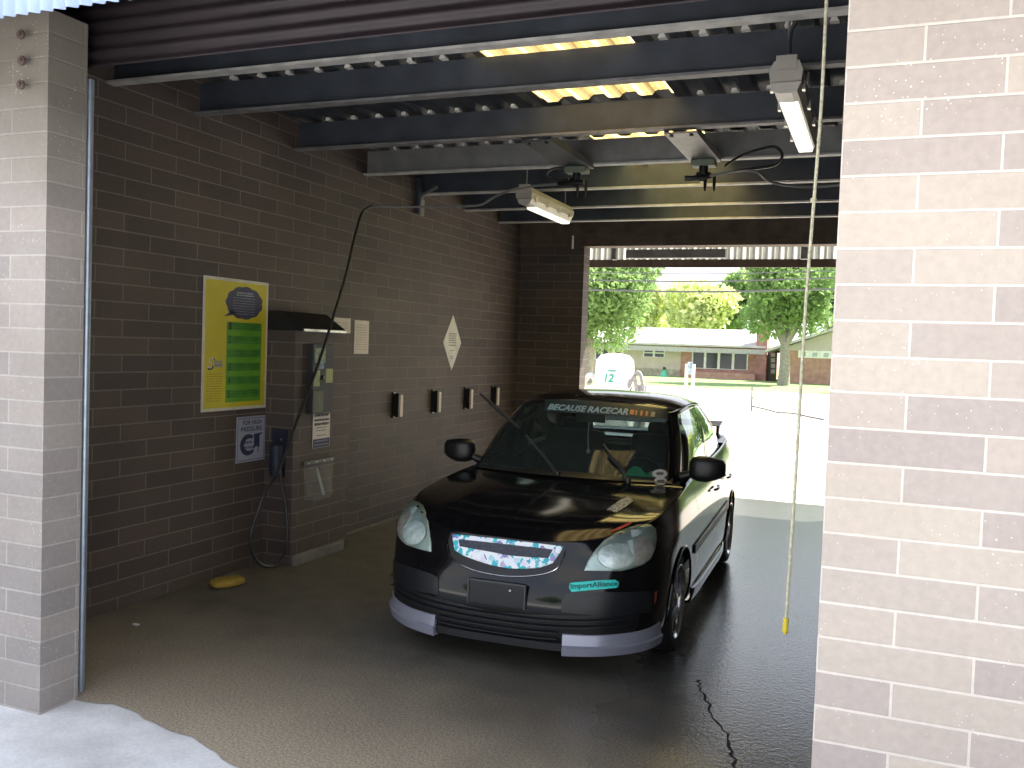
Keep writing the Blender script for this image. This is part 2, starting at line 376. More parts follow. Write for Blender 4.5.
# ------------------------------------------------------------ roof beams
BY = [4.35, 5.12, 6.29, 7.37, 8.46, 9.55, 10.56]
ordn = ['first roof beam behind the ribbed header, pale lower flange', 'second roof beam from the opening, in front of the amber skylight', 'third roof beam, just behind the amber skylight strip',
        'grey galvanized fourth roof beam above the two swivel plates', 'fifth roof beam, just behind the hose swivels', 'sixth roof beam, crossing behind the small far lamp', 'last roof beam before the rear lintel']
for i, Y in enumerate(BY):
    o = empty('roof_beam', (-1.86, Y, 3.33), 0, ordn[i], 'beam', 'steel roof beams across the bay')
    W = (XE - XW) / 2 - .004
    webm = M['steel_mid'] if i == 3 else M['steel_dark']
    MB().box((-W, .035, .006), (W, .043, .228)).build('web', webm, o)
    fm = M['flange'] if i in (0, 3, 4, 5, 6) else mat('worn_flange_paint', (.17, .17, .18), .55, .1, .25, 9)
    MB().box((-W, -.035, 0), (W, .040, .006)).box((-W, -.035, .006), (W, -.031, .016)).build('lower_flange', fm, o)
    MB().box((-W, .043, .222), (W, .110, .228)).build('upper_flange', webm, o)
    if i in (1, 2, 3, 4):  # small pale blocks on the beam, one per deck rib
        first = None
        for k in range(-11, 11):
            x = k * .229 + .115 + .06
            if abs(x) > W - .1 or (-.55 < x < .47 and i < 4): continue
            if first is None:
                first = MB().prism([(-.024, .2285), (.024, .2285), (.010, .252), (-.016, .252)], 'y', -.012, .035).build('rib_block', M['clip'], o)
                first.location.x = x
            else:
                c = first.copy(); C.objects.link(c); c.parent = o; c.location.x = x
# purlin ties / small things on ceiling
# ------------------------------------------------------------ swivel plates and wash booms
def plate(x0, x1, Y0, Y1, z0, z1, label, m):
    o = empty('boom_mount', ((x0 + x1) / 2, (Y0 + Y1) / 2, z0), 0, label, 'bracket')
    w = (x1 - x0) / 2; L = (Y1 - Y0) / 2
    MB().box((-w, -L, 0), (w, L, .012)).box((-w, -L, .012), (-w + .006, L, .05)).box((w - .006, -L, .012), (w, L, .05)).build('mounting_plate', m, o)
    for sx in (-.6, .6):
        MB().lathe([(0, -.014), (.014, -.014), (.014, 0), (0, 0)], 8, 'z', (sx * w, -L + .04, 0)).build('bolt', M['black'], o)
    y = L - .10
    MB().box((-w * .8, y - .06, -.05), (w * .8, y + .07, -.001), .008).build('bearing_block', mat('greenish_cast_metal', (.14, .17, .13), .6, .3), o)
    MB().lathe([(0, -.05), (.035, -.05), (.035, -.10), (.06, -.10), (.06, -.135), (.03, -.135), (.03, -.17), (0, -.17)], 16, 'z', (0, y, 0)).build('swivel', M['black'], o)
    for sx in (.02, .09):
        MB().tube([(sx, y - .02, -.12), (sx, y - .02, -.20), (sx, y - .02, -.245)], [.013, .013, .006], 8).build('hose_barb', M['black'], o)
    return o
def boom(pts, r, label):
    P = [Vector(p) for p in pts]; o = empty('wash_boom', P[0], 0, label, 'spray boom')
    q = spline([p - P[0] for p in P], 8)
    MB().tube(q, r, 8).build('boom_pipe', M['steel_mid'], o, True)
    MB().tube([q[0] - Vector((.12, 0, 0)) * (1 if P[-1].x > P[0].x else -1), q[0], q[3]], .022, 8).build('boom_collar', M['black'], o, True)
    return o
plate(-2.53, -2.30, 6.29, 7.36, 3.30, 3.32, 'dark swivel plate under the roof, left one, above the far lamp', M['steel_dark'])
plate(-1.47, -1.24, 6.29, 7.30, 3.30, 3.32, 'grey swivel plate under the roof, right one, beside the coiled cable', M['steel_mid'])
boom([(-2.43, 7.14, 3.15), (-2.78, 7.25, 3.157), (-3.0, 7.28, 3.135), (-3.20, 7.34, 3.085), (-3.35, 7.40, 3.034), (-3.6, 7.41, 3.032), (-3.95, 7.40, 3.032), (-4.28, 7.116, 3.005)], .011, 'thin cranked wash boom reaching to the left wall')
boom([(-1.36, 7.12, 3.15), (-1.1, 7.0, 3.16), (-.93, 7.02, 3.16), (-.84, 7.25, 3.12), (-.60, 7.50, 3.12), (-.25, 7.55, 3.14), (.4, 7.55, 3.15)], .011, 'thin cranked wash boom reaching right from the grey swivel plate')
tag(MB().tube(spline([(-1.18, 7.15, 3.24), (-1.05, 7.05, 3.29), (-.90, 6.95, 3.31), (-.79, 6.9, 3.31), (-.74, 6.95, 3.26), (-.80, 7.05, 3.21), (-.95, 7.10, 3.20), (-1.12, 7.18, 3.20)], 8), .011, 8).build('coiled_cable', M['hose'], None, True),
    'loop of black cable hanging right of the grey swivel plate', 'cable')
tag(MB().tube(spline([(-2.52, 7.25, 3.30), (-2.62, 7.2, 3.28), (-2.66, 7.2, 3.23), (-2.6, 7.25, 3.20), (-2.48, 7.25, 3.20)], 8), .011, 8).build('cable_loop', M['hose'], None, True),
    'small loop of black cable left of the dark swivel plate', 'cable')
# wall bracket and conduit at the end of the boom
o = empty('wall_bracket', (XW, 8.40, 3.13), 0, 'upright grey bracket high on the left wall at the boom end', 'bracket')
MB().box((0.001, -.05, 0), (.05, .05, .36)).build('bracket_post', M['steel_dark'], o)
MB().box((.05, -.03, -.02), (.075, .03, .14)).build('bracket_plate', M['steel_mid'], o)
tag(MB().tube(spline([(XW + .07, 8.36, 3.10), (XW + .08, 8.33, 3.22), (XW + .14, 8.28, 3.30), (XW + .33, 8.2, 3.36)], 8), .016, 8).build('curved_conduit', M['steel_mid'], None, True), 'grey conduit curving up the left wall bracket', 'pipe')
# hose from boom to gun
hx = -4.22
def hp(px, py, x): 
    d = cf + cr * ((px - 512) / F) - cu * ((py - 384) / F); return CO + d * (x / d.x)
hz = empty('pressure_hose', (-4.28, 7.116, 3.005), 0, 'long black pressure hose slung from the boom to the gun holder, looping down', 'hose')
pts = [Vector((-4.28, 7.116, 3.005))] + [hp(*q) for q in ((366, 209, -4.27), (361, 215, -4.24), (354, 240, -4.2), (346, 275, -4.17), (333, 318, -4.13), (319, 362, -4.11), (303, 405, -4.10), (290, 440, -4.10), (279, 470, -4.10), (265, 493, -4.11), (257, 515, -4.12), (251, 535, -4.12), (252, 553, -4.13), (262, 565, -4.13), (275, 565, -4.13), (285, 552, -4.14), (287.5, 530, -4.17), (285, 500, -4.22), (280, 475, -4.28), (281, 462, -4.34))]
MB().tube([p - Vector((-4.28, 7.116, 3.005)) for p in spline(pts, 6)], .0125, 8).build('hose_run', M['hose'], hz, True)
g = hp(282, 455, -4.35)
go = empty('spray_gun', g, 0, 'dark spray gun resting in its holder beside the meter pier', 'spray gun')
MB().tube([(0, -.02, .06), (0, .0, -.02), (0, .01, -.10)], [.022, .028, .018], 10).build('grip', M['black'], go, True)
MB().tube([(0, .0, .05), (.0, .05, .03), (.0, .08, -.08), (0, .085, -.2)], [.02, .018, .014, .012], 10).build('lance', M['black'], go, True)
MB().tube([(0, .02, .02), (.0, .0, .09), (0, -.01, .13)], .008, 8).build('trigger', M['alu'], go, True)
ho = empty('gun_holder', (-4.37, 5.975, .86), 0, 'dark metal gun holster fixed to the side of the meter pier', 'holder')
MB().prism([(-.07, .22), (.07, .22), (.05, -.16), (-.05, -.16)], 'y', -.012, .002).build('back_plate', mat('dark_blue_metal', (.03, .035, .06), .5, .3), ho)
MB().lathe([(.05, .12), (.05, -.02), (.04, -.12), (.046, -.12), (.056, -.02), (.056, .12), (.05, .12)], 16, 'z', (.02, -.075, -.02)).box((-.02, -.04, -.04), (.05, -.012, .03)).build('holster_cup', mat('dark_blue_metal', (.03, .035, .06), .5, .3), ho, True)
# ------------------------------------------------------------ meter pier
PXF, PY0, PY1 = -4.25, 5.98, 6.80
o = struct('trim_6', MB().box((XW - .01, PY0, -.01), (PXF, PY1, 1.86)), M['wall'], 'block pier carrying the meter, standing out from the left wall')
struct('baseboard_left', MB().box((PXF, PY0 - .0, -.01), (PXF + .045, PY1 - .1, .085), .02).box((XW, PY1, 0), (XW + .02, YC, .02)), mat('mortar_curb', (.17, .16, .15), .8, 0, .25, 8), 'low mortar curb at the foot of the meter pier')
o = empty('meter_hood', (XW, (PY0 + PY1) / 2, 1.86), 0, 'dark sloped metal hood on top of the meter pier', 'hood')
MB().prism([(.001, .0), (.335, .0), (.335, .02), (.14, .15), (.001, .15)], 'y', -.41, .20).build('hood_shell', mat('dark_hood_metal', (.012, .012, .015), .55, .2), o)
MB().box((.336, -.40, -.002), (.343, .20, .016)).build('hood_edge', M['alu'], o)
mx_ = PXF + .001
def wallitem(name, label, cat, px0, py0, px1, py1, x, m, th=.006):
    a = hp(px0, py0, x); b = hp(px1, py1, x)
    y0, y1 = sorted((a.y, b.y)); z0, z1 = sorted((a.z, b.z))
    o = empty(name, (x, y0, z0), 0, label, cat)
    MB().box((0, 0, 0), (th, y1 - y0, z1 - z0)).build({'sign': 'board', 'notice': 'sheet'}.get(cat, 'plate'), m, o)
    return o, y1 - y0, z1 - z0
def walltext(parent, s, x, yc, zc, w, h, m, name='lettering', shear=0, bold=0):
    v, f = text2d(s, shear, w, h, bold)
    me = me_from(name, [(x, yc + a, zc + b) for a, b in v], f); o_ = newobj(name, me, m, parent); return o_
def dashes(parent, x, y0, y1, zs, th, m, name='text_lines', jag=0):
    mb = MB(); zs = sorted(zs)
    for i in range(1, len(zs)):
        if zs[i] - zs[i - 1] > .026: dashes(parent, x, y0, y1, zs[:i], th, m, name); zs = zs[i:]; return dashes(parent, x, y0, y1, zs, th, m, name)
    for z in zs:
        y = y0
        while y < y1 - .008:
            w = min(R.uniform(.012, .035), y1 - y); mb.box((x, y, z - th / 2), (x + .0006, y + w, z + th / 2)); y += w + R.uniform(.004, .009)
    return mb.build(name, m, parent)
# coin meter
a = hp(311, 345, PXF); b = hp(344, 378, PXF)
o = empty('coin_meter', (PXF, 6.14, 1.20), 0, 'dark grey coin meter box set in the pier under the hood', 'meter')
MB().box((.001, -.0, .0), (.055, .30, .56), .006).build('meter_case', mat('meter_steel', (.035, .038, .042), .6, .1), o)
MB().box((.0555, .01, .005), (.060, .155, .18)).build('lower_plate', mat('tan_grey_plate', (.12, .125, .10), .6, .2, .2, 12), o)
MB().box((.0555, .02, .41), (.0585, .17, .53)).build('blue_white_decal', mat('pale_green_decal', (.25, .32, .22), .6, 0, .5, 30), o)
MB().box((.0555, .07, .36), (.059, .15, .42)).build('coin_decal', mat('blue_white_decal', (.22, .32, .48), .6, 0, .6, 60), o)
MB().box((.0555, .185, .245), (.0585, .285, .36)).build('yellow_green_sticker', mat('yellow_green_sticker', (.36, .40, .18), .6, 0, .1), o)
MB().box((.0555, .01, .22), (.0585, .10, .35)).build('cream_sticker', mat('cream_green_sticker', (.30, .36, .18), .6, 0, .3, 20), o)
MB().lathe([(0, .072), (.016, .072), (.02, .06), (.02, .055)], 16, 'x', (0, .14, .29)).build('coin_slot', M['black'], o)
# instruction sign on pier
o, w, h = wallitem('pier_sign', 'small white and navy sign on the pier below the coin meter', 'sign', 313, 411, 329, 446, PXF + .002, M['paper'], .004)
MB().box((.0045, .005, .002), (.0052, w - .005, h * .24)).build('navy_band', M['navy'], o)
MB().box((.0045, .015, h * .72), (.0052, w - .015, h * .77)).build('navy_bar', M['navy'], o)
dashes(o, .0045, .02, w - .02, [h * .9, h * .86, h * .65, h * .62], .012, M['ink'])
dashes(o, .0045, .05, w - .05, [h * .54, h * .46, h * .33], .006, M['ink'])
dashes(o, .0055, .02, w - .02, [h * .18, h * .08], .008, mat('lilac_ink', (.3, .3, .45), .6))
# clear splash pouch
def clear_mat():
    m, nt, b = nodes('cloudy_clear_plastic'); P = pos(nt)
    b.inputs['Base Color'].default_value = (.75, .78, .75, 1); b.inputs['Roughness'].default_value = .25
    b.inputs['Alpha'].default_value = .30
    nt.links.new(math_(nt, 'MULTIPLY', noise(nt, P, 12, 3), .22), b.inputs['Alpha']); return m
a = hp(303, 464, PXF + .01)
o = empty('splash_pouch', (PXF, 6.08, .50), 0, 'cloudy clear plastic pouch hung on the pier beside the spray gun', 'pouch')
v = []; f = []
nx, nz = 12, 12
for j in range(nz + 1):
    for i in range(nx + 1):
        t = i / nx; s_ = j / nz; y = .02 + .46 * t + (.04 * (1 - s_) * (.5 - t)); z = .30 * s_ + .02 * t * (1 - s_) + (-.02 if j == 0 and 2 < i < 10 else 0)
        v.append((.012 + .06 * math.sin(PI * t) * (1 - s_ * .7) + .012 * math.sin(t * 9 + s_ * 3), y, z))
for j in range(nz):
    for i in range(nx): q = j * (nx + 1) + i; f.append((q, q + 1, q + nx + 2, q + nx + 1))
newobj('pouch_sheet', me_from('pouch_sheet', v, f, True), clear_mat(), o)
MB().box((.002, .03, .285), (.022, .46, .315), .004).build('hanging_strip', mat('dull_metal_strip', (.16, .16, .155), .5, .5), o)
MB().tube([(.06, .14, .26), (.075, .19, .12), (.07, .235, .03)], .012, 8).build('inner_tube', mat('milky_plastic', (.45, .47, .45), .4), o, True)
for k in range(4): MB().lathe([(0, .03), (.007, .03), (.007, .02)], 8, 'x', (0, .08 + k * .11, .30)).build('rivet', M['alu'], o)
# papers on the wall
for nm, lb, q in (('wall_notice', 'white notice sheet on the wall, partly behind the dark hood edge', (330, 317, 349.5, 353.5)), ('wall_notice', 'white notice sheet with rounded corners, right of the other notice', (354.5, 320, 368, 354))):
    o, w, h = wallitem(nm, lb, 'notice', *q, XW + .0015, M['paper'], .003)
    dashes(o, .0035, .03, w - .03, [h * k / 14 for k in range(2, 13)], .005, mat('grey_ink', (.35, .33, .32), .8))
# poster
PYA, PZA = 5.228, 1.243
o = empty('wash_poster', (XW + .001, PYA, PZA), 0, 'tall yellow and green instruction poster with a dark cloud shape on the left wall', 'poster')
W_, H_ = .742, .985
MB().box((0, 0, 0), (.006, W_, H_)).build('white_border', mat('cream_white_border', (.60, .58, .50), .7), o)
MB().box((.0062, .022, .022), (.0072, W_ - .022, H_ - .022)).build('yellow_field', mat('yellow_print', (.58, .50, .03), .55, 0, .12, 3), o)
MB().box((.0074, .255, .06), (.0080, W_ - .075, .66)).build('green_field', mat('green_print', (.13, .34, .03), .55, 0, .12, 5), o)
mb = MB()
for k in range(6): mb.box((.0082, .265, .092 + k * .102), (.0086, W_ - .085, .152 + k * .102))
mb.build('dark_green_bands', mat('dark_green_print', (.06, .24, .03), .55, 0, .2, 9), o)
for k, ch in ((5, '1'), (4, '2'), (2, '3'), (1, '4'), (0, '5')): walltext(o, ch, .0092, .292, .122 + k * .102, .028, .055, M['ink'], 'number')
walltext(o, 'P', .0092, .292, .122 + 3 * .102, .0, .001, M['ink'], 'number') if False else None
for k in range(6): dashes(o, .0090, .335, W_ - .10, [.138 + k * .102, .122 + k * .102, .106 + k * .102][:2 + k % 2], .004, mat('deep_green_ink', (.03, .10, .03), .7))
# cloud
pts = []
for k in range(60):
    q = 2 * PI * k / 60; rr = 1 + .07 * abs(math.sin(q * 5.5)); pts.append((.455 + .205 * rr * math.cos(q), .81 + .118 * rr * math.sin(q)))
mb = MB().prism(pts, 'x', .0076, .0084); mb.prism([(.33, .76), (.22, .70), (.37, .72)], 'x', .0076, .0084)
mb.build('dark_cloud', mat('slate_blue_print', (.05, .055, .10), .6), o)
dashes(o, .0086, .36, .56, [.885, .867], .008, mat('pale_print', (.35, .36, .42), .6))
dashes(o, .0086, .32, .58, [.845, .825, .805, .785, .765, .745, .725], .003, mat('pale_print', (.35, .36, .42), .6))
walltext(o, 'S', .0100, .085, .355, .065, .075, mat('white_print', (.62, .6, .58), .6), 'logo_letter', .2)
walltext(o, 'S', .0092, .092, .348, .078, .088, M['ink'], 'logo_shadow', .2)
mb = MB().box((.0088, .125, .325), (.0094, .215, .352)); mb.box((.0088, .125, .357), (.0094, .21, .372)); mb.build('logo_script', mat('grey_print', (.3, .28, .26), .6), o)
dashes(o, .0076, .045, .215, [.275 - k * .018 for k in range(12)], .004, mat('olive_ink', (.22, .17, .03), .7))
# FOR HIGH PRESSURE sign
o, w, h = wallitem('pressure_sign', 'white FOR HIGH PRESSURE sign with a navy curved arrow, below the poster', 'sign', 236.5, 417.5, 264, 459, XW + .001, mat('sign_white', (.36, .38, .46), .6, 0, .06), .005)
mb = MB()
for a_, b_ in (((.012, .012), (w - .012, .016)), ((.012, h - .016), (w - .012, h - .012)), ((.012, .012), (.016, h - .012)), ((w - .016, .012), (w - .012, h - .012))): mb.box((.0052, a_[0], a_[1]), (.0056, b_[0], b_[1]))
mb.build('border_line', M['navy'], o)
walltext(o, 'FOR HIGH', .0058, w * .53, h * .865, w * .66, h * .105, M['navy'], bold=.02)
walltext(o, 'PRESSURE', .0058, w * .51, h * .725, w * .74, h * .105, M['navy'], bold=.02)
c0, c1 = w * .40, h * .375; mb = MB(); P1 = []
for k in range(31):
    q = math.radians(50 + k * 9.0); P1.append((q, .013 + .010 * math.sin(PI * k / 30)))
poly = [(c0 + (w * .28 + 0) * math.cos(q), c1 + h * .235 * math.sin(q)) for q, t in P1] + [(c0 + (w * .28 - 2.0 * t) * math.cos(q), c1 + (h * .235 - 2.0 * t) * math.sin(q)) for q, t in reversed(P1)]
nq = len(poly) // 2
for k in range(nq - 1): mb.prism([poly[k], poly[k + 1], poly[-k - 2], poly[-k - 1]], 'x', .0053, .0060)
mb.prism([(w * .60, h * .60), (w * .88, h * .62), (w * .88, h * .585), (w * .80, h * .57), (w * .80, h * .30), (w * .77, h * .30), (w * .77, h * .18), (w * .74, h * .18), (w * .74, h * .30), (w * .68, h * .33), (w * .58, h * .26), (w * .56, h * .31), (w * .60, h * .36)], 'x', .0053, .0060)
mb.build('arrow_and_gun_mark', M['navy'], o)
dashes(o, .0053, w * .26, w * .56, [h * .44, h * .415, h * .33, h * .305], .012, mat('slate_ink', (.12, .13, .2), .6))
# diamond sign
o = empty('diamond_sign', (XW + .001, 9.335, 1.815), 0, 'white diamond-shaped sign high on the left wall above the mat clips', 'sign')
MB().prism([(0, .315), (.235, 0), (0, -.315), (-.235, 0)], 'x', 0, .005).build('board', mat('diamond_white', (.62, .60, .55), .6), o)
dashes(o, .0055, -.10, .10, [.10, .075, .05, .025, 0, -.03], .012, mat('grey_ink2', (.16, .16, .16), .8)); dashes(o, .0055, -.05, .05, [-.09, -.16, -.18], .008, mat('grey_ink2', (.16, .16, .16), .8))
for q in ((0, .29), (0, -.29), (.21, 0), (-.21, 0)): MB().lathe([(0, .008), (.006, .008), (.006, .005)], 8, 'x', (0, q[0], q[1])).build('screw', M['alu'], o)
# mat clips
proto = None
hl = ['first mat clip on the left wall, nearest the opening', 'second mat clip along the left wall, below and left of the diamond sign', 'third mat clip along the left wall, right of the diamond sign', 'farthest mat clip, beside the raised wiper']
for k, y in enumerate((8.055, 8.915, 9.755, 10.555)):
    if proto is None:
        proto = o = empty('mat_clip', (XW, y, 1.165), 0, hl[0], 'clip', 'mat clips along the left wall')
        MB().box((.001, -.055, -.13), (.012, .02, .13)).box((.012, -.02, -.12), (.06, .01, .12)).build('back_plate', M['black'], o)
        MB().box((.06, -.028, -.115), (.085, .028, .105), .006).build('clamp_bar', mat('pale_clamp_bar', (.62, .55, .46), .5), o)
        MB().lathe([(0, .02), (.010, .02), (.010, .012)], 8, 'x', (0, -.03, .118)).build('bolt', M['alu'], o)
        MB().lathe([(0, .02), (.010, .02), (.010, .012)], 8, 'x', (0, -.03, -.118)).build('bolt', M['alu'], o)
    else:
        o = copy_tree(proto); o.location = (XW, y, 1.165); o['label'] = hl[k]
# conduit by the left pillar
o = empty('steel_conduit', (-3.632, 3.375, 0), 0, 'tall galvanized pipe standing behind the left pillar edge', 'pipe')
MB().tube([(0, 0, 0), (0, 0, 1.5), (0, 0, 3.02)], .021, 14).build('pipe_run', M['galv'], o, True)
for z in (1.0, 2.2): MB().box((-.045, -.03, z), (.0, .03, z + .02)).build('pipe_strap', M['steel_mid'], o)
# pull rope
a = at(826, 12, 3.40); b = at(786, 618, 3.40)
o = empty('pull_rope', (a.x, a.y, a.z), 0, 'pale hanging rope with a yellow taped end beside the right pillar', 'rope')
d = b - a; pr = [Vector((0, 0, .35)), Vector((0, 0, 0))] + [d * t + Vector((.006 * math.sin(t * 9), 0, 0)) * (1 - t) for t in (.15, .3, .45, .6, .75, .9, 1)]
MB().tube(spline(pr, 5), .006, 8).build('rope_line', mat('pale_twisted_rope', (.60, .58, .42), .8, 0, .25, 60, .3, 200), o, True)
MB().lathe([(0, -.01), (.011, -.005), (.011, .008), (0, .014)], 10, 'z', d * .305).build('knot', mat('pale_twisted_rope', (.6, .58, .42)), o, True)
dn = d.normalized(); MB().tube([d - dn * .0, d + dn * .05, d + dn * .06], [.010, .011, .004], 10).build('yellow_end', mat('yellow_tape', (.75, .60, .05), .6), o, True)
# yellow sponge and scrap on the floor
bm = bmesh.new(); bmesh.ops.create_uvsphere(bm, u_segments=32, v_segments=16, radius=1)
for q in bm.verts:
    p = q.co; r_ = (abs(p.x) ** 3 + abs(p.y) ** 3 + abs(p.z) ** 3) ** (1 / 3); q.co = Vector((p.x / r_ * .068, p.y / r_ * .125, p.z / r_ * .034))
me = bpy.data.meshes.new('sponge'); bm.to_mesh(me); bm.free()
for p in me.polygons: p.use_smooth = True
o = newobj('sponge', me, mat('yellow_sponge', (.36, .24, .035), .9, 0, .2, 40, .6, 120), None, (-4.27, 5.26, .036)); o.rotation_euler = (0, 0, math.radians(-24))
tag(o, 'yellow oval sponge lying on the floor by the left wall', 'sponge')
p = at(136, 625, 4.0); d = cf + cr * ((136 - 512) / F) - cu * ((625 - 384) / F); p = CO + d * (-HC / d.z)
tag(MB().box((p.x - .022, p.y - .012, .001), (p.x + .022, p.y + .012, .008), .003).build('paper_scrap', M['white']), 'tiny white scrap on the dark floor near the left wall', 'litter')
# ------------------------------------------------------------ vapour-tight lamps
def lamp(loc, L, label, es):
    o = empty('tube_light', loc, 0, label, 'ceiling light', 'vapour tight lights under the roof')
    MB().prism([(-.075, .0), (-.082, .05), (-.06, .10), (.06, .10), (.082, .05), (.075, .0)], 'y', -L / 2, L / 2).build('housing', mat('grey_lamp_housing', (.34, .32, .29), .5, 0, .08), o)
    MB().prism([(-.074, -.002), (-.055, -.045), (-.030, -.055), (.030, -.055), (.055, -.045), (.074, -.002)], 'y', -L / 2 + .02, L / 2 - .02).build('side_cover', mat('ribbed_lamp_cover', (.42, .40, .37), .35), o)
    MB().prism([(-.046, -.052), (.046, -.052), (.040, -.072), (-.040, -.072)], 'y', -L / 2 + .20, L / 2 - .02).build('lit_diffuser', mat('lit_diffuser_white', (.9, .88, .8), .4, emit=(1, .93, .78), es=es), o)
    for k in range(4):
        for s_ in (-1, 1):
            y = -L / 2 + .12 + k * (L - .24) / 3
            MB().box((s_ * .078 - .008, y - .02, -.02), (s_ * .078 + .008, y + .02, .025)).build('latch', M['alu'], o)
    MB().box((-.05, -L / 2 - .006, .055), (.05, -L / 2 + .05, .125)).build('mounting_bracket', mat('grey_lamp_housing', (.34, .32, .29)), o)
    for s_ in (-.45, .45): MB().tube([(0, s_ * L, .10), (0, s_ * L, 3.574 - loc[2])], .006, 6).build('hanger_rod', M['steel_mid'], o)
    return o
lamp((-.505, 5.42, 3.16), 1.36, 'long lit tube light hung near the right pillar, the nearer and larger one', 1.3)
lamp((-3.10, 8.42, 3.155), 1.22, 'lit tube light far left, hung below the rear roof beams', 1.3)
tag(MB().tube(spline([(-.49, 4.72, 3.29), (-.47, 4.62, 3.38), (-.38, 4.55, 3.46), (-.2, 4.5, 3.54), (.2, 4.5, 3.56)], 6), .010, 8).build('lamp_cable', M['hose'], None, True), 'black supply cable rising from the nearer tube light', 'cable')
# slim pale post seen against the lintel
a = at(573, 240, 11.24); tag(MB().tube([(a.x, 11.235, 3.25), (a.x, 11.235, 3.0 + .08)], .014, 8).build('pale_stub_pipe', mat('bright_stub', (.9, .88, .85), .3), None), 'short pale stub pipe hanging beside the rear opening', 'pipe')
# rear canopy edge
whitesheet = glow_mat('white_translucent_sheet', (.13, .13, .12), (.17, .17, .155), .1608, (.40, .40, .37))
mb = MB(); mb.box((-7, 12.22, 2.935), (6, 12.26, 3.04)); struct('trim_7', mb, M['brownboard'], 'brown board along the rear canopy edge')
mb = corr(MB(), -7, 6, 3.04, 3.62, .067 * 1.2, .014, 'x', 'xz', 12.24); o = struct('trim_8', mb, whitesheet, 'pale ribbed sheet along the rear canopy', True)
mb = MB().box((-3.20, 11.80, 3.02), (-1.9, 11.9, 3.13)).box((-3.40, 11.80, 3.0), (-3.34, 11.9, 3.25)).box((-.98, 11.80, 3.0), (-.90, 11.9, 3.3)); struct('trim_9', mb, M['steel_mid'], 'grey steel member under the rear canopy')
# ============================================================ BEYOND THE BAY
def grass(name, c1, c2):
    m, nt, b = nodes(name); P = pos(nt)
    col = ramp(nt, noise(nt, P, .5, 6, .7), [(.3, c1), (.7, c2)])
    nt.links.new(col, b.inputs['Base Color']); b.inputs['Roughness'].default_value = .95; bump(nt, b, noise(nt, P, 20, 3), .6, .05); return m
o = struct('trim_10', MB().box((-90, 36, -.3), (60, 47.5, 0)), grass('grass_painted_sunlit', (.44, .45, .26), (.60, .60, .40)), 'grass strip with full sunlight put into its pale colour')  # glare of full sun on the lawn, painted as a paler grass
o = struct('trim_11', MB().box((-90, 47.5, -.3), (60, 150, .02)), grass('green_lawn_turf', (.19, .28, .09), (.27, .38, .14)), 'green lawn in front of the house')
def leafmat(name, c):
    m, nt, b = nodes(name); nt.nodes.remove(b); out = nt.nodes['Material Output']
    P = pos(nt); n1 = noise(nt, P, 1.1, 3)
    col = ramp(nt, n1, [(.3, tuple(x * .62 for x in c)), (.7, tuple(min(1, x * 1.3) for x in c))])
    t = N(nt, 'ShaderNodeBsdfTranslucent'); d = N(nt, 'ShaderNodeBsdfDiffuse'); nt.links.new(col, t.inputs[0]); nt.links.new(col, d.inputs[0])
    mx = N(nt, 'ShaderNodeMixShader'); mx.inputs[0].default_value = .5; nt.links.new(d.outputs[0], mx.inputs[1]); nt.links.new(t.outputs[0], mx.inputs[2])
    nt.links.new(mx.outputs[0], out.inputs[0]); return m
LV = {'mid': leafmat('mid_green_leaves', (.29, .42, .17)), 'yellow': leafmat('yellow_green_leaves', (.72, .82, .38)), 'dark': leafmat('dark_green_leaves', (.28, .42, .24))}
BARK = mat('grey_bark', (.30, .27, .23), .9, 0, .3, 12, .6, 30)
def tree(base, th, blobs, leaf, label, cat='tree', group=None, leafsize=.32, per=900, trunk_r=.3, fork=True):
    o = empty('tree', base, 0, label, cat, group)
    mb = MB(); cx = sum(b[0] for b in blobs) / len(blobs); cz = sum(b[2] for b in blobs) / len(blobs); cy = sum(b[1] for b in blobs) / len(blobs)
    mb.tube(spline([(0, 0, -.1), (0.05, 0, th * .4), (cx * .15, cy * .1, th), ], 5), [trunk_r * (1.15 - .4 * i / 10) for i in range(11)], 9)
    for b in blobs[:7]:
        mb.tube(spline([(cx * .12, 0, th * .9), (b[0] * .5, b[1] * .5, th * .5 + b[2] * .5), (b[0] * .9, b[1] * .9, b[2])], 4), [trunk_r * .6 * (1 - .085 * i) for i in range(9)], 6)
    mb.build('trunk', BARK, o, True)
    v = []; f = []
    for (bx, by, bz, r, rz) in blobs:
        for k in range(int(per * r * r / 4)):
            u = R.uniform(-1, 1); a = R.uniform(0, 2 * PI); s = math.sqrt(1 - u * u); rr = r * (R.random() ** .28) * R.uniform(.85, 1.08)
            c = Vector((bx + rr * s * math.cos(a), by + rr * s * math.sin(a), bz + rr * u * rz / r))
            A = Vector((R.gauss(0, 1), R.gauss(0, 1), R.gauss(0, 1))).normalized(); B = A.cross(Vector((R.gauss(0, 1), R.gauss(0, 1), R.gauss(0, 1)))).normalized(); h = leafsize * R.uniform(.5, 1.1)
            q = len(v); v += [c + A * h, c + B * h * .6, c - A * h, c - B * h * .6]; f.append((q, q + 1, q + 2, q + 3))
    newobj('crown', me_from('crown', v, f), LV[leaf], o)
    return o
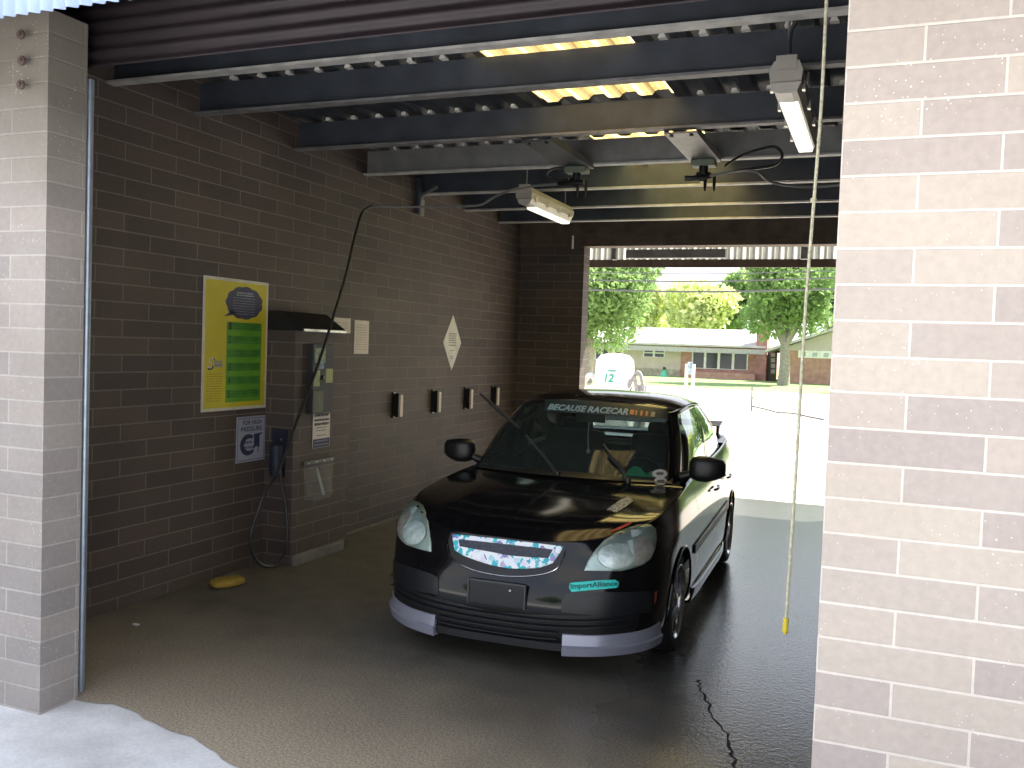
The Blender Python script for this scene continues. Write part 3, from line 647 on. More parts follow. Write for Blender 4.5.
def px_tree(px, Y, pys, leaf, label, rpx, n=9, th=3, group=None, trunk_r=.3, leafsize=.3, per=900, seed=1, spread=1.0, drop=0):
    global R
    sv = R; R = random.Random(seed)
    g = at(px, 360, Y); top = at(px, pys[0], Y).z; bot = at(px, pys[1], Y).z; r = rpx * Y / F * 1.08
    blobs = []
    for k in range(n):
        a = 2 * PI * k / n + R.uniform(0, .6); q = r * .55 * R.uniform(.5, 1.1) * spread; zz = bot + (top - bot) * (.22 + .56 * R.random()); rb = r * R.uniform(.40, .55)
        blobs.append((q * math.cos(a), q * math.sin(a) * .8, zz, rb, rb * .8))
    blobs.append((0, 0, top - r * .42, r * .45, r * .42)); blobs.append((0, 0, (top + bot) / 2, r * .55, r * .5))
    o = tree((g.x, g.y, 0), th, blobs, leaf, label, 'tree', group, leafsize, per, trunk_r); R = sv; return o
px_tree(588, 46, (236, 352), 'mid', 'full green tree at the left of the rear opening, hanging over the house roof', 66, 15, 3.2, None, .25, .17, 1500, 3)
px_tree(784, 57, (240, 338), 'mid', 'large tree with a thick forked pale trunk in front of the brick house', 50, 12, 2.6, None, .34, .20, 1300, 5)
bt = 'tall trees behind the house'
px_tree(648, 84, (284, 340), 'yellow', 'pale yellow-green tree behind the house, just right of the near green tree', 26, 7, 4, bt, .3, .32, 700, 11)
px_tree(663, 88, (296, 340), 'dark', 'bluish dark green tree behind the house roof, between two yellow-green ones', 22, 7, 4, bt, .3, .32, 700, 12)
px_tree(697, 82, (278, 338), 'yellow', 'broad bright yellow-green tree behind the house, left of the chimney', 37, 9, 4, bt, .3, .32, 800, 13)
px_tree(737, 90, (268, 338), 'mid', 'tall mid green tree behind the house, behind the chimney', 32, 9, 4, bt, .3, .32, 700, 14)
px_tree(768, 80, (250, 332), 'yellow', 'yellow-green tree partly hidden by the large forked tree', 26, 8, 4, bt, .3, .32, 700, 15)
px_tree(828, 84, (235, 340), 'dark', 'dark green tree at the right, behind the brick garage wing', 44, 10, 4, bt, .3, .34, 800, 16)
px_tree(960, 80, (225, 345), 'mid', 'green tree mostly hidden behind the right pillar', 46, 8, 4, bt, .3, .34, 500, 17)
px_tree(590, 92, (270, 340), 'dark', 'dark green tree behind the left end of the house', 40, 8, 4, bt, .3, .34, 500, 18)
# house
HY = 66
hb = mat('red_house_brick', (.48, .27, .22), .85, 0, .2, 3)
sid = mat('beige_siding', (.60, .51, .44), .8, 0, .08, 2)
roofm = mat('pale_sunlit_shingles', (.50, .48, .47), .9, 0, .15, 1.5)
glass_d = mat('dark_window_glass', (.05, .055, .06), .08, 0, .2, 1)
wf = mat('white_window_frame', (.82, .82, .80), .5)
def H(px, py, Y=HY): return at(px, py, Y)
o = empty('ranch_house', (H(690, 378).x, HY, 0), 0, 'long low ranch house with pale roof, big dark windows and a brick chimney', 'house')
L0 = o.location.copy()
def hbox(name, a, b, y0, y1, m, par=o, base=None):
    p = H(*a); q = H(*b); z0 = min(p.z, q.z) if base is None else base; z1 = max(p.z, q.z)
    return MB().box((min(p.x, q.x) - L0.x, y0, z0), (max(p.x, q.x) - L0.x, y1, z1)).build(name, m, par)
hbox('siding_wall', (560, 342), (680, 376), 0, 7, sid, base=0)
hbox('brick_wall', (680, 345), (767, 376), .02, 7, hb, base=0)
hbox('stone_base', (620, 367), (680, 377), -.05, .05, mat('tan_stone_base', (.42, .38, .28), .9, 0, .3, 4), base=0)
# roof: slopes with eaves overhang
e0_ = H(560, 343); e1_ = H(768, 349.3); rz_ = H(690, 330, 70.5).z
ze = e1_.z + .05
xa, xb = e0_.x - L0.x - 2, H(767, 349).x - L0.x
mb = MB().prism([(-.9, ze), (-.9, ze + .14), (4.2, rz_ + .1), (9, ze + .14), (9, ze), ], 'x', xa, xb)
mb.build('roof', roofm, o)
hbox('fascia_board', (560, 347.6), (767, 350.0), -.95, -.89, mat('eave_fascia', (.40, .38, .38), .7), o)
hbox('chimney', (758.6, 322), (767, 376), -.8, .6, mat('dark_red_brick', (.36, .18, .16), .85, 0, .25, 3), base=0)
hbox('planter', (689, 371), (757, 377), -1.2, -.1, hb, base=0)
def win(a, b, nm='window', mull=(), rows=1, par=o):
    f_ = hbox(nm, a, b, -.06, .01, wf, par); p = H(*a); q = H(*b); xs = [p.x - L0.x] + [H(m_, a[1]).x - L0.x for m_ in mull] + [q.x - L0.x]; z0, z1 = min(p.z, q.z), max(p.z, q.z); t = .09
    for i in range(len(xs) - 1):
        for r_ in range(rows):
            za = z0 + t / 2 + (z1 - z0) * r_ / rows; zb = z0 - t / 2 + (z1 - z0) * (r_ + 1) / rows
            g_ = MB().box((xs[i] + t, -.075, za), (xs[i + 1] - t, -.061, zb)).build('pane', glass_d, f_)
    return f_
win((595.5, 347.8), (609, 360), mull=(602.3,)); win((643.5, 348), (665, 357.8), mull=(654.3,), rows=2)
win((692.4, 350.5), (747.7, 370.4), mull=(705.6, 719.3, 733.6))
hbox('door', (613.5, 349.5), (623, 376), -.07, .01, mat('cream_door', (.70, .66, .50), .6), base=0); win((615.5, 351.5), (621, 357), 'door_window')
hbox('entry_door', (768, 350), (776, 376), -.05, .2, mat('dark_entry_door', (.10, .08, .07), .5), base=0)
for k in range(4): hbox('door_pane', (771, 352.5 + k * 5.6), (775, 356.8 + k * 5.6), -.07, -.055, mat('pale_pane', (.45, .48, .45), .2))
# brick garage wing
o2 = empty('garage_wing', (H(810, 380, 63).x, 63, 0), 0, 'brick house wing with grey gable and high window strip, beside the forked tree', 'house')
L2 = o2.location.copy()
def P2(px, py): q = at(px, py, 63); return (q.x - L2.x, q.z)
a, b = P2(780, 352)[0], P2(880, 352)[0]; zt = P2(810, 351)[1]
MB().box((a, 0, 0), (b, 9, zt)).build('brick_wall', hb, o2)
ap = P2(838, 329)[1]
MB().prism([(a - .2, zt), (b + .2, zt), ((a + b) / 2 + .6, ap)], 'y', .0, 9).build('gable', mat('grey_gable_siding', (.56, .49, .50), .8, 0, .06), o2)
mb = MB(); xm = (a + b) / 2 + .6
mb.prism([(a - .9, zt - .18), (a - .9, zt - .02), (xm, ap + .22), (xm, ap + .02)], 'y', -.6, 9.2); mb.prism([(xm, ap + .02), (xm, ap + .22), (b + .9, zt - .02), (b + .9, zt - .18)], 'y', -.6, 9.2); mb.build('roof', roofm, o2)
p = P2(798, 357.5); q = P2(832, 351.3)
fw_ = MB().box((p[0], -.06, p[1]), (q[0], .0, q[1])).build('window', wf, o2)
for k in range(3):
    w_ = (q[0] - p[0]) / 3; MB().box((p[0] + w_ * k + .2, -.08, p[1] + .1), (p[0] + w_ * (k + 1) - .2, -.061, q[1] - .12)).build('pane', mat('pale_sky_glass', (.45, .50, .52), .1), fw_)
# green ornament by the wall
p = at(664, 378, 64); o = empty('garden_pump', (p.x, 64, 0), 0, 'small green garden ornament with a round top by the siding wall', 'ornament')
MB().lathe([(0, 0), (.34, 0), (.22, .3), (.16, .45), (.22, .5), (0, .52)], 12, 'z').build('green_body', mat('verdigris_green', (.10, .42, .28), .6), o, True)
MB().lathe([(0, .50), (.10, .52), (.13, .62), (.08, .74), (0, .76)], 12, 'z').build('dark_top', M['ink'], o, True)
# white posted sign
p = at(689.5, 388, 44); o = empty('posted_sign', (p.x, 44, 0), 0, 'small grey-blue sign between two white posts at the lawn edge', 'sign')
for px in (686.5, 693.5): x = at(px, 370, 44).x - p.x; MB().box((x - .07, -.07, 0), (x + .07, .07, at(690, 364, 44).z), .01).build('post', M['white'], o)
x0_, x1_ = at(687.5, 370, 44).x - p.x, at(692.5, 370, 44).x - p.x
MB().box((x0_, -.02, .75), (x1_, .02, 1.35)).build('sign_board', mat('blue_grey_board', (.35, .42, .55), .6, 0, .6, 6), o)
# stake and sagging rail
p = at(751.5, 408, 29.5); o = empty('broken_fence', (p.x, 29.5, 0), 0, 'thin metal stake with a low bent rail lying on the sunlit lot', 'fence')
MB().tube([(0, 0, 0), (-.01, 0, .78)], .028, 6).build('stake', mat('weathered_grey', (.18, .17, .16), .8), o)
MB().tube(spline([(0, 0, .18), (.45, 0, .10), (.85, -.3, .04), (1.3, -.6, .06), (1.9, -1.6, .04), (2.3, -2.2, .03)], 5), .03, 6).build('rail', mat('weathered_grey', (.18, .17, .16)), o)
MB().tube([(0, 0, .45), (.35, 0, .30)], .016, 6).build('wire_end', mat('weathered_grey', (.18, .17, .16)), o)
# overhead wires
for k, (pa, pb, r) in enumerate((((560, 280), (870, 277), .035), ((560, 289.5), (870, 288.5), .045), ((560, 272), (870, 270), .02))):
    a = at(*pa, 40); b = at(*pb, 40); m_ = (a + b) / 2 - Vector((0, 0, .12))
    tag(MB().tube(spline([a + (a - b) * .6, a, m_, b, b + (b - a) * .6], 8), r, 6).build('power_line', mat('overhead_cable', (.10, .10, .11), .6)), ('upper of the two thicker overhead wires', 'lower, thickest overhead wire crossing the trees', 'thin topmost overhead wire')[k], 'cable', 'overhead wires')
# vacuum station
VY = 16.2; p = at(613.5, 400, VY)
o = empty('vacuum_station', (p.x, VY, 0), 0, 'white round-topped vacuum station with hoses, behind the car roof', 'vacuum')
rv = 19 * VY / F * 1.03; zt = at(613, 353.5, VY).z
MB().lathe([(rv * .92, .12), (rv * .94, zt - .75), (rv, zt - .68), (rv * 1.02, zt - .28), (rv * .98, zt - .12), (rv * .75, zt - .03), (rv * .35, zt), (0, zt + .005)], 32, 'z').build('canister', mat('white_enamel', (.82, .82, .80), .35, 0, .03), o, True)
MB().lathe([(0, .0), (rv * 1.25, .0), (rv * 1.25, .12), (0, .12)], 24, 'z').build('base', mat('concrete_base', (.45, .44, .42), .9), o)
MB().lathe([(.0, -rv * .97 - .02), (.05, -rv * .97 - .02), (.05, -rv * .9)], 16, 'y', (.05, 0, zt - .98)).build('round_gauge', mat('grey_ring', (.5, .52, .52), .4), o)
a_ = -.0
tv, tf = text2d('12', .2, .17, .15, .02)
newobj('green_digits', me_from('green_digits', [(x + .0, -rv * 1.03 - .004 + .5 * x * x / rv, z + zt - .44) for x, z in tv], tf), mat('green_digits_ink', (.0, .42, .30), .6), o)
MB().box((-.02, -rv * 1.035, zt - .32), (.12, -rv * 1.015, zt - .30)).build('green_dash', mat('green_digits_ink', (.0, .42, .30)), o)
def vh(pts, r, nm, m): MB().tube(spline(pts, 6), r, 8).build(nm, m, o, True)
gh = mat('grey_vacuum_hose', (.34, .33, .33), .6, 0, .3, 50)
vh([(rv * .9, -.1, zt - .55), (rv * 1.35, -.12, zt - .32), (rv * 1.62, -.12, zt - .55), (rv * 1.70, -.12, zt - 1.1), (rv * 1.5, -.1, .35)], .035, 'vacuum_hose', gh)
vh([(rv * .9, -.15, zt - .60), (rv * 1.2, -.18, zt - .42), (rv * 1.35, -.18, zt - .7), (rv * 1.40, -.18, zt - 1.1), (rv * 1.3, -.15, .35)], .035, 'vacuum_hose', gh)
vh([(-rv * .9, -.1, zt - .50), (-rv * 1.3, -.12, zt - .42), (-rv * 1.75, -.12, zt - .75), (-rv * 2.0, -.1, zt - 1.15), (-rv * 1.9, -.1, .3)], .05, 'vacuum_hose', mat('white_vacuum_hose', (.72, .70, .68), .6))
MB().box((rv * 1.25, -.05, 0), (rv * 1.75, .05, zt - .55), .02).build('hose_rack', mat('grey_rack', (.30, .30, .34), .5, .2), o)
for k, (x, y) in enumerate(((5.5, 53), (13, 55), (21, 53))):
    sv = R; R = random.Random(70 + k)
    tree((x, y, 0), 2, [(R.uniform(-2.2, 2.2), R.uniform(-2, 2), R.uniform(1.4, 6.5), 2.3, 2.0) for _ in range(8)], ('mid', 'yellow', 'mid', 'dark')[k], 'leafy tree beyond the lot, hidden by the right pillar', 'tree', 'trees hidden by the right pillar', .3, 420, .3); R = sv
# trees in front of the bay, seen only as reflections in the car paint
for k, (x, y, h_) in enumerate(((-14, -26, 9), (-2, -30, 8), (11, -24, 10))):
    sv = R; R = random.Random(40 + k)
    tree((x, y, 0), h_ * .35, [(R.uniform(-2, 2), R.uniform(-2, 2), h_ * R.uniform(.45, .85), 2.6, 2.2) for _ in range(6)], 'dark', 'green tree across the lot in front of the bay', 'tree', 'trees facing the bay front', .5, 160, .3); R = sv
# ============================================================ LIGHT
w = bpy.data.worlds.new('sky'); sc.world = w; w.use_nodes = True; nt = w.node_tree; bg = nt.nodes['Background']
tc = N(nt, 'ShaderNodeTexCoord'); s = N(nt, 'ShaderNodeSeparateXYZ'); nt.links.new(tc.outputs['Generated'], s.inputs[0])
cl = noise(nt, tc.outputs['Generated'], 2.2, 5)
c1 = ramp(nt, s.outputs[2], [(0, (.95, .97, 1)), (.18, (.86, .91, 1)), (.6, (.60, .72, 1)), (1, (.48, .62, .95))])
c2 = mixc(nt, ramp(nt, cl, [(.48, (0, 0, 0)), (.65, (1, 1, 1))]), c1, (1, 1, 1))
nt.links.new(c2, bg.inputs[0]); bg.inputs[1].default_value = 1.9
sd = bpy.data.lights.new('sun', 'SUN'); sd.energy = 18; sd.angle = math.radians(.6); sd.color = (1, .94, .82)
so = bpy.data.objects.new('sun', sd); C.objects.link(so)
dirv = Vector((.55, .62, .95)).normalized()          # towards the sun
so.rotation_euler = dirv.to_track_quat('Z', 'Y').to_euler()
# ============================================================ THE CAR
CAR = empty('car', (-1.893, 5.416, 0), .029, 'black four-door sedan with pale headlights, silver lip corners and a cyan-patterned grille', 'car')
CARM = Matrix.Translation((-1.893, 5.416, 0)) @ Matrix.Rotation(.029, 4, 'Z'); CARI = CARM.inverted()
def crom(P, t):                        # catmull-rom through a list of points
    n = len(P) - 1; t = max(0, min(n - 1e-6, t)); i = int(t); u = t - i
    p1, p2 = P[i], P[i + 1]; p0 = P[i - 1] if i > 0 else p1 * 2 - p2; p3 = P[i + 2] if i + 2 <= n else p2 * 2 - p1
    return .5 * ((2 * p1) + (p2 - p0) * u + (2 * p0 - 5 * p1 + 4 * p2 - p3) * u * u + (3 * p1 - p0 - 3 * p2 + p3) * u ** 3)
def V(*a): return Vector(a)
base = [(0, -.90), (.22, -.895), (.42, -.865), (.60, -.795), (.745, -.665), (.815, -.50), (.838, -.20), (.843, .25), (.843, .9), (.843, 1.7), (.838, 2.3), (.815, 2.8), (.755, 3.10), (.60, 3.26), (.30, 3.31), (0, 3.32)]
def ringz(zf, zs, zr, j):
    if j <= 3: return zf
    if j <= 6: return zf + (zs - zf) * (j - 3) / 3
    if j <= 10: return zs + (zr - zs) * .5 * (j - 6) / 4
    if j <= 12: return zs + (zr - zs) * (.5 + .5 * (j - 10) / 2)
    return zr
def ring(zf, zs, zr, dyf, dx, dyr):
    out = []
    for j, (x, y) in enumerate(base):
        ff = max(0, 1 - max(0, j - 2) / 4) if j < 7 else 0; fr = max(0, (j - 10) / 3) if j > 10 else 0; fr = min(fr, 1)
        sx = (x - dx) if x > .55 else x * (1 - dx * .9)
        out.append(V(sx if x else 0, y + dyf * ff - dyr * fr, ringz(zf, zs, zr, j)))
    return out
top6 = [V(*p) for p in ((0, -.775, .735), (.22, -.77, .74), (.42, -.715, .757), (.575, -.61, .79), (.69, -.475, .83), (.745, -.33, .862), (.765, -.08, .888), (.768, .25, .918), (.752, .9, .955), (.750, 1.7, .985), (.745, 2.3, 1.01), (.715, 2.8, 1.035), (.655, 3.04, 1.045), (.52, 3.18, 1.05), (.27, 3.235, 1.055), (0, 3.245, 1.055))]
rings = [ring(.165, .20, .25, .07, .045, .06), ring(.205, .25, .29, .02, .02, .02), ring(.30, .33, .36, 0, .006, 0), ring(.42, .46, .48, .0, 0, 0), ring(.52, .58, .60, .025, -.002, .0), ring(.62, .70, .76, .075, 0, .01), ring(.69, .79, .90, .105, .02, .03)]
r7 = []
for a, b in zip(rings[-1], top6): r7.append(b + (a - b) * .30 + V(0, 0, (b.z - a.z) * .18))
rings += [r7, top6]
NJ, NK = len(base) - 1, len(rings) - 1
def SB(j, k, sg=1):
    p = crom([crom(rings[q], j) for q in range(max(0, int(k) - 1), min(NK, int(k) + 2) + 1)], k - max(0, int(k) - 1))
    return V(p.x * sg, p.y, p.z)
def surfmesh(fn, a0, a1, na, b0, b1, nb, sg=1):
    v = [fn(a0 + (a1 - a0) * i / na, b0 + (b1 - b0) * j / nb, sg) for j in range(nb + 1) for i in range(na + 1)]
    f = []
    for j in range(nb):
        for i in range(na):
            q = j * (na + 1) + i; f.append((q, q + 1, q + na + 2, q + na + 1) if sg > 0 else (q, q + na + 1, q + na + 2, q + 1))
    return v, f
def clip(v, f, fn):                    # keep the side where fn > 0, cutting triangles exactly
    v = list(v); d = [fn(p) for p in v]; out = []; cache = {}
    def cut(a, b):
        k = (min(a, b), max(a, b))
        if k not in cache:
            t = d[a] / (d[a] - d[b]); v.append(v[a].lerp(v[b], t)); d.append(0); cache[k] = len(v) - 1
        return cache[k]
    for q in f:
        if all(d[i] > 0 for i in q): out.append(q); continue
        if all(d[i] <= 0 for i in q): continue
        for t in ([q] if len(q) == 3 else [(q[0], q[1], q[2]), (q[0], q[2], q[3])] if len(q) == 4 else [(q[0], q[i], q[i + 1]) for i in range(1, len(q) - 1)]):
            n = []
            for i in range(3):
                a, b = t[i], t[(i + 1) % 3]
                if d[a] > 0: n.append(a)
                if (d[a] > 0) != (d[b] > 0): n.append(cut(a, b))
            if len(n) >= 3: out.append(tuple(n))
    used = sorted({i for q in out for i in q}); mp = {i: k for k, i in enumerate(used)}
    return [v[i] for i in used], [tuple(mp[i] for i in q) for q in out]
def panel(name, v, f, m, parent=CAR, th=0, smooth=True):
    me = me_from(name, v, f, smooth)
    if sum((p.normal.dot(p.center - V(0, 1.4, .8)) * p.area for p in me.polygons)) < 0: me.flip_normals()
    o = newobj(name, me, m, parent)
    if th: md = o.modifiers.new('thickness', 'SOLIDIFY'); md.thickness = th; md.offset = -1
    return o
def merge(*L):
    v = []; f = []
    for a, b in L:
        o = len(v); v += a; f += [tuple(i + o for i in q) for q in b]
    return v, f
WR, WZ, WB = .335, .295, 2.5
def arch(p):
    return min(math.hypot(p.y, p.z - WZ), math.hypot(p.y - WB, p.z - WZ)) - WR if abs(p.x) > .45 else 1
sides = {}
allv = []; allf = []
for sg in (1, -1):
    v, f = surfmesh(SB, 0, NJ, 240, 0, NK, 56, sg); allv.append((v, f))
    v, f = clip(v, f, arch); sides[sg] = (v, f)
full = merge(*allv)
# hood and deck patches
def coons(front, left, right, back):   # each a function of t; u along front, w along side
    def S(u, w, sg=1):
        a = front(u) * (1 - w) + back(u) * w; b = left(w) * (1 - u) + right(w) * u
        c = (front(0) * (1 - u) + front(1) * u) * (1 - w) + (back(0) * (1 - u) + back(1) * u) * w
        return a + b - c
    return S
JC = 4.0
def hf(u): j = abs(u * 2 - 1) * JC; p = crom(top6, j); return V(p.x * (1 if u > .5 else -1), p.y, p.z)
def hs(w, s):
    p = crom(top6 + [], JC + (7.25 - JC) * min(1, w / .92)); 
    if w > .92: e = (w - .92) / .08; p = p.lerp(V(.725, .42, .945), e)
    return V(p.x * s, p.y, p.z)
def cowl(x): return V(x, .20 + .20 * (abs(x) / .70) ** 2.2, .958 - .013 * (abs(x) / .7) ** 2)
def hbk(u): x = (u * 2 - 1) * .725; return cowl(x) + V(0, .01, 0)
HS = coons(hf, lambda w: hs(w, -1), lambda w: hs(w, 1), hbk)
def hood(u, w, sg=1):
    p = HS(u, w); c = 4 * w * (1 - w) * (1 - (2 * u - 1) ** 4)
    return p + V(0, 0, .018 * c + .006 * math.exp(-((abs(2 * u - 1) - .55) / .12) ** 2) * 4 * w * (1 - w))
hv, hf_ = surfmesh(hood, 0, 1, 60, 0, 1, 40)
def df(u): return V((u * 2 - 1) * .735, 2.55, 1.02)
def ds(w, s): p = crom(top6, 10.5 + 2.0 * w); return V(p.x * s, p.y, p.z)
def db(u): j = 15 - abs(u * 2 - 1) * 2.5; p = crom(top6, j); return V(p.x * (1 if u > .5 else -1), p.y, p.z)
DS = coons(df, lambda w: ds(w, -1), lambda w: ds(w, 1), db)
dv, dff = surfmesh(lambda u, w, s: DS(u, w) + V(0, 0, .02 * 4 * w * (1 - w)), 0, 1, 40, 0, 1, 16)
# cabin
gb = [V(*p) for p in ((0, .23, .950), (.32, .245, .948), (.55, .32, .943), (.675, .40, .94), (.722, .55, .935), (.745, .9, .95), (.747, 1.45, .972), (.742, 2.0, .995), (.715, 2.45, 1.01), (.64, 2.70, 1.03), (.38, 2.80, 1.04), (0, 2.83, 1.045))]
gt = [V(*p) for p in ((0, .90, 1.400), (.30, .905, 1.397), (.47, .925, 1.387), (.548, .965, 1.372), (.585, 1.08, 1.378), (.602, 1.32, 1.398), (.604, 1.6, 1.402), (.595, 1.9, 1.392), (.575, 2.10, 1.372), (.52, 2.22, 1.352), (.32, 2.27, 1.375), (0, 2.29, 1.385))]
gm = []
for i, (a, b) in enumerate(zip(gb, gt)):
    m_ = (a + b) / 2; nrm = V(m_.x, (m_.y - 1.5) * .8, 0); nrm = nrm.normalized() if nrm.length else nrm
    gm.append(m_ + nrm * .022 + V(0, 0, .018))
gl = [p + V(p.x * .006, 0, -.05) for p in gb]
G = [gl, gb, gm, gt]
def SG(j, k, sg=1):
    p = crom([crom(r, j) for r in G], k); return V(p.x * sg, p.y, p.z)
def jj(p): return p
def rf(u, w):                          # roof patch, u across, w along
    pass
def rfront(u): j = abs(u * 2 - 1) * 3.3; p = crom(gt, j); return V(p.x * (1 if u > .5 else -1), p.y, p.z)
def rside(w, s): p = crom(gt, 3.3 + (9 - 3.3) * w); return V(p.x * s, p.y, p.z)
def rback(u): j = 11 - abs(u * 2 - 1) * 2; p = crom(gt, j); return V(p.x * (1 if u > .5 else -1), p.y, p.z)
RS = coons(rfront, lambda w: rside(w, -1), lambda w: rside(w, 1), rback)
def roof(u, w, sg=1):
    return RS(u, w) + V(0, 0, .048 * (4 * w * (1 - w)) ** .75 * (1 - (2 * u - 1) ** 2 * .92) ** .8)
rv_, rf_ = surfmesh(roof, 0, 1, 40, 0, 1, 40)
# window cut: (j0, j1, k0, k1) in cabin parameters
WIN = {'windshield': (-1, 2.86, 1.10, 2.97), 'front_window': (4.02, 5.98, 1.10, 2.86), 'rear_window': (6.18, 7.92, 1.10, 2.86), 'back_glass': (9.35, 12, 1.15, 2.90)}
na, nb = 220, 60
J1 = 11.0
cabL = []; glassL = {}
for sg in (1, -1):
    v = []; par = []
    for b in range(nb + 1):
        for a in range(na + 1): v.append(SG(J1 * a / na, 3.0 * b / nb, sg)); par.append((J1 * a / na, 3.0 * b / nb))
    f = []
    gf = {k: [] for k in WIN}
    for b in range(nb):
        for a in range(na):
            q = b * (na + 1) + a; t = (q, q + 1, q + na + 2, q + na + 1) if sg > 0 else (q, q + na + 1, q + na + 2, q + 1)
            ju = (a + .5) / na * J1; ku = (b + .5) / nb * 3; hit = None
            for k, (a0, a1, b0, b1) in WIN.items():
                # rounded corners
                if a0 < ju < a1 and b0 < ku < b1: hit = k
            if hit: gf[hit].append(t)
            else: f.append(t)
    cabL.append((v, f))
    for k in WIN:
        used = sorted({i for q in gf[k] for i in q}); mp = {i: n_ for n_, i in enumerate(used)}
        glassL[(k, sg)] = ([v[i] for i in used], [tuple(mp[i] for i in q) for q in gf[k]])
BV = merge(full, (hv, hf_), (dv, dff), (rv_, rf_), *[(a, b) for a, b in cabL], *[glassL[k] for k in glassL])
bvh_ = BVHTree.FromPolygons([tuple(p) for p in BV[0]], BV[1])
class SafeTree:                        # a ray that slips through falls back on the nearest point
    def ray_cast(s, o, d, strict=False):
        h = bvh_.ray_cast(o, d)
        if h[0] is None and not strict: h = bvh_.find_nearest(o + d * 1.5)
        return h
    def find_nearest(s, p): return bvh_.find_nearest(p)
bvh = SafeTree()
def pxl(px, py):                       # where a measured sight line meets the car body (car coordinates)
    d = cf + cr * ((px - 512) / F) - cu * ((py - 384) / F)
    o_ = CARI @ CO; dd = (CARI.to_3x3() @ d).normalized()
    h = bvh.ray_cast(o_, dd, True)
    return (h[0], h[1]) if h[0] is not None else (None, None)
def dense(poly, step, closed=True):
    out = []; n = len(poly)
    for i in range(n if closed else n - 1):
        a, b = poly[i], poly[(i + 1) % n]; m = max(1, int((b - a).length / step))
        for k in range(m): out.append(a.lerp(b, k / m))
    return out
def patch(name, pts, m, off=.003, parent=CAR, mirror=False, step=.02, dirn=None, th=0, label=None):
    """a thin skin laid on the body over the outline pts (car coordinates)"""
    if mirror: pts = [V(-p.x, p.y, p.z) for p in pts]
    c = sum(pts, V(0, 0, 0)) / len(pts)
    if dirn is None:
        nrm = V(0, 0, 0)
        for p in pts:
            h = bvh.find_nearest(p); n_ = h[1]; cc = V(0, 1.2, .5) - p
            nrm += n_ if n_.dot(cc) < 0 else -n_
        nrm.normalize()
    else: nrm = V(*dirn).normalized(); 
    if dirn is not None and mirror: nrm.x *= -1
    ax = nrm.cross(V(0, 0, 1)).normalized(); ay = ax.cross(nrm).normalized()
    P2_ = [V((p - c).dot(ax), (p - c).dot(ay)) for p in dense(pts, step)]
    xs = [p.x for p in P2_]; ys = [p.y for p in P2_]; n = len(P2_); vs = list(P2_)
    x = min(xs) + step / 2
    while x < max(xs):
        y = min(ys) + step / 2
        while y < max(ys): vs.append(V(x, y)); y += step
        x += step
    r = delaunay_2d_cdt(vs, [(i, (i + 1) % n) for i in range(n)], [list(range(n))], 1, 1e-5)
    out = []
    for p in r[0]:
        q = c + ax * p.x + ay * p.y
        h = bvh.ray_cast(q + nrm * .5, -nrm)
        if h[0] is None: h = bvh.find_nearest(q); 
        nn = h[1] if h[1].dot(nrm) > 0 else -h[1]
        out.append(h[0] + nrm * off * .5 + nn * off * .5)
    faces = [tuple(t) for t in r[2]]
    me = me_from(name, out, faces, True)
    bm = bmesh.new(); bm.from_mesh(me); bmesh.ops.recalc_face_normals(bm, faces=bm.faces)
    bm.faces.ensure_lookup_table()
    if sum((fc.normal.dot(nrm) for fc in bm.faces)) < 0: bmesh.ops.reverse_faces(bm, faces=bm.faces)
    bm.to_mesh(me); bm.free()
    o = newobj(name, me, m, parent)
    if th: md = o.modifiers.new('thickness', 'SOLIDIFY'); md.thickness = th; md.offset = -1
    if label: o['label'] = label
    return o
def pix(*q): 
    out = []
    for a in q:
        h = pxl(*a)[0]
        if h is not None: out.append(h)
    return out
def decal_text(name, s, quad, m, off, shear=0, bold=0, parent=CAR):      # quad: 4 pixel corners TL TR BR BL
    TL, TR, BR, BL = [V(*q) for q in quad]
    v, f = text2d(s, shear, 1, 1, bold); out = []
    for x, y in v:
        a = x + .5; b = .5 - y; p = (TL.lerp(TR, a)).lerp(BL.lerp(BR, a), b)
        h, n_ = pxl(p.x, p.y); 
        if n_.dot(CARI @ CO - h) < 0: n_ = -n_
        out.append(h + n_ * off)
    me = me_from(name, out, f); return newobj(name, me, m, parent)
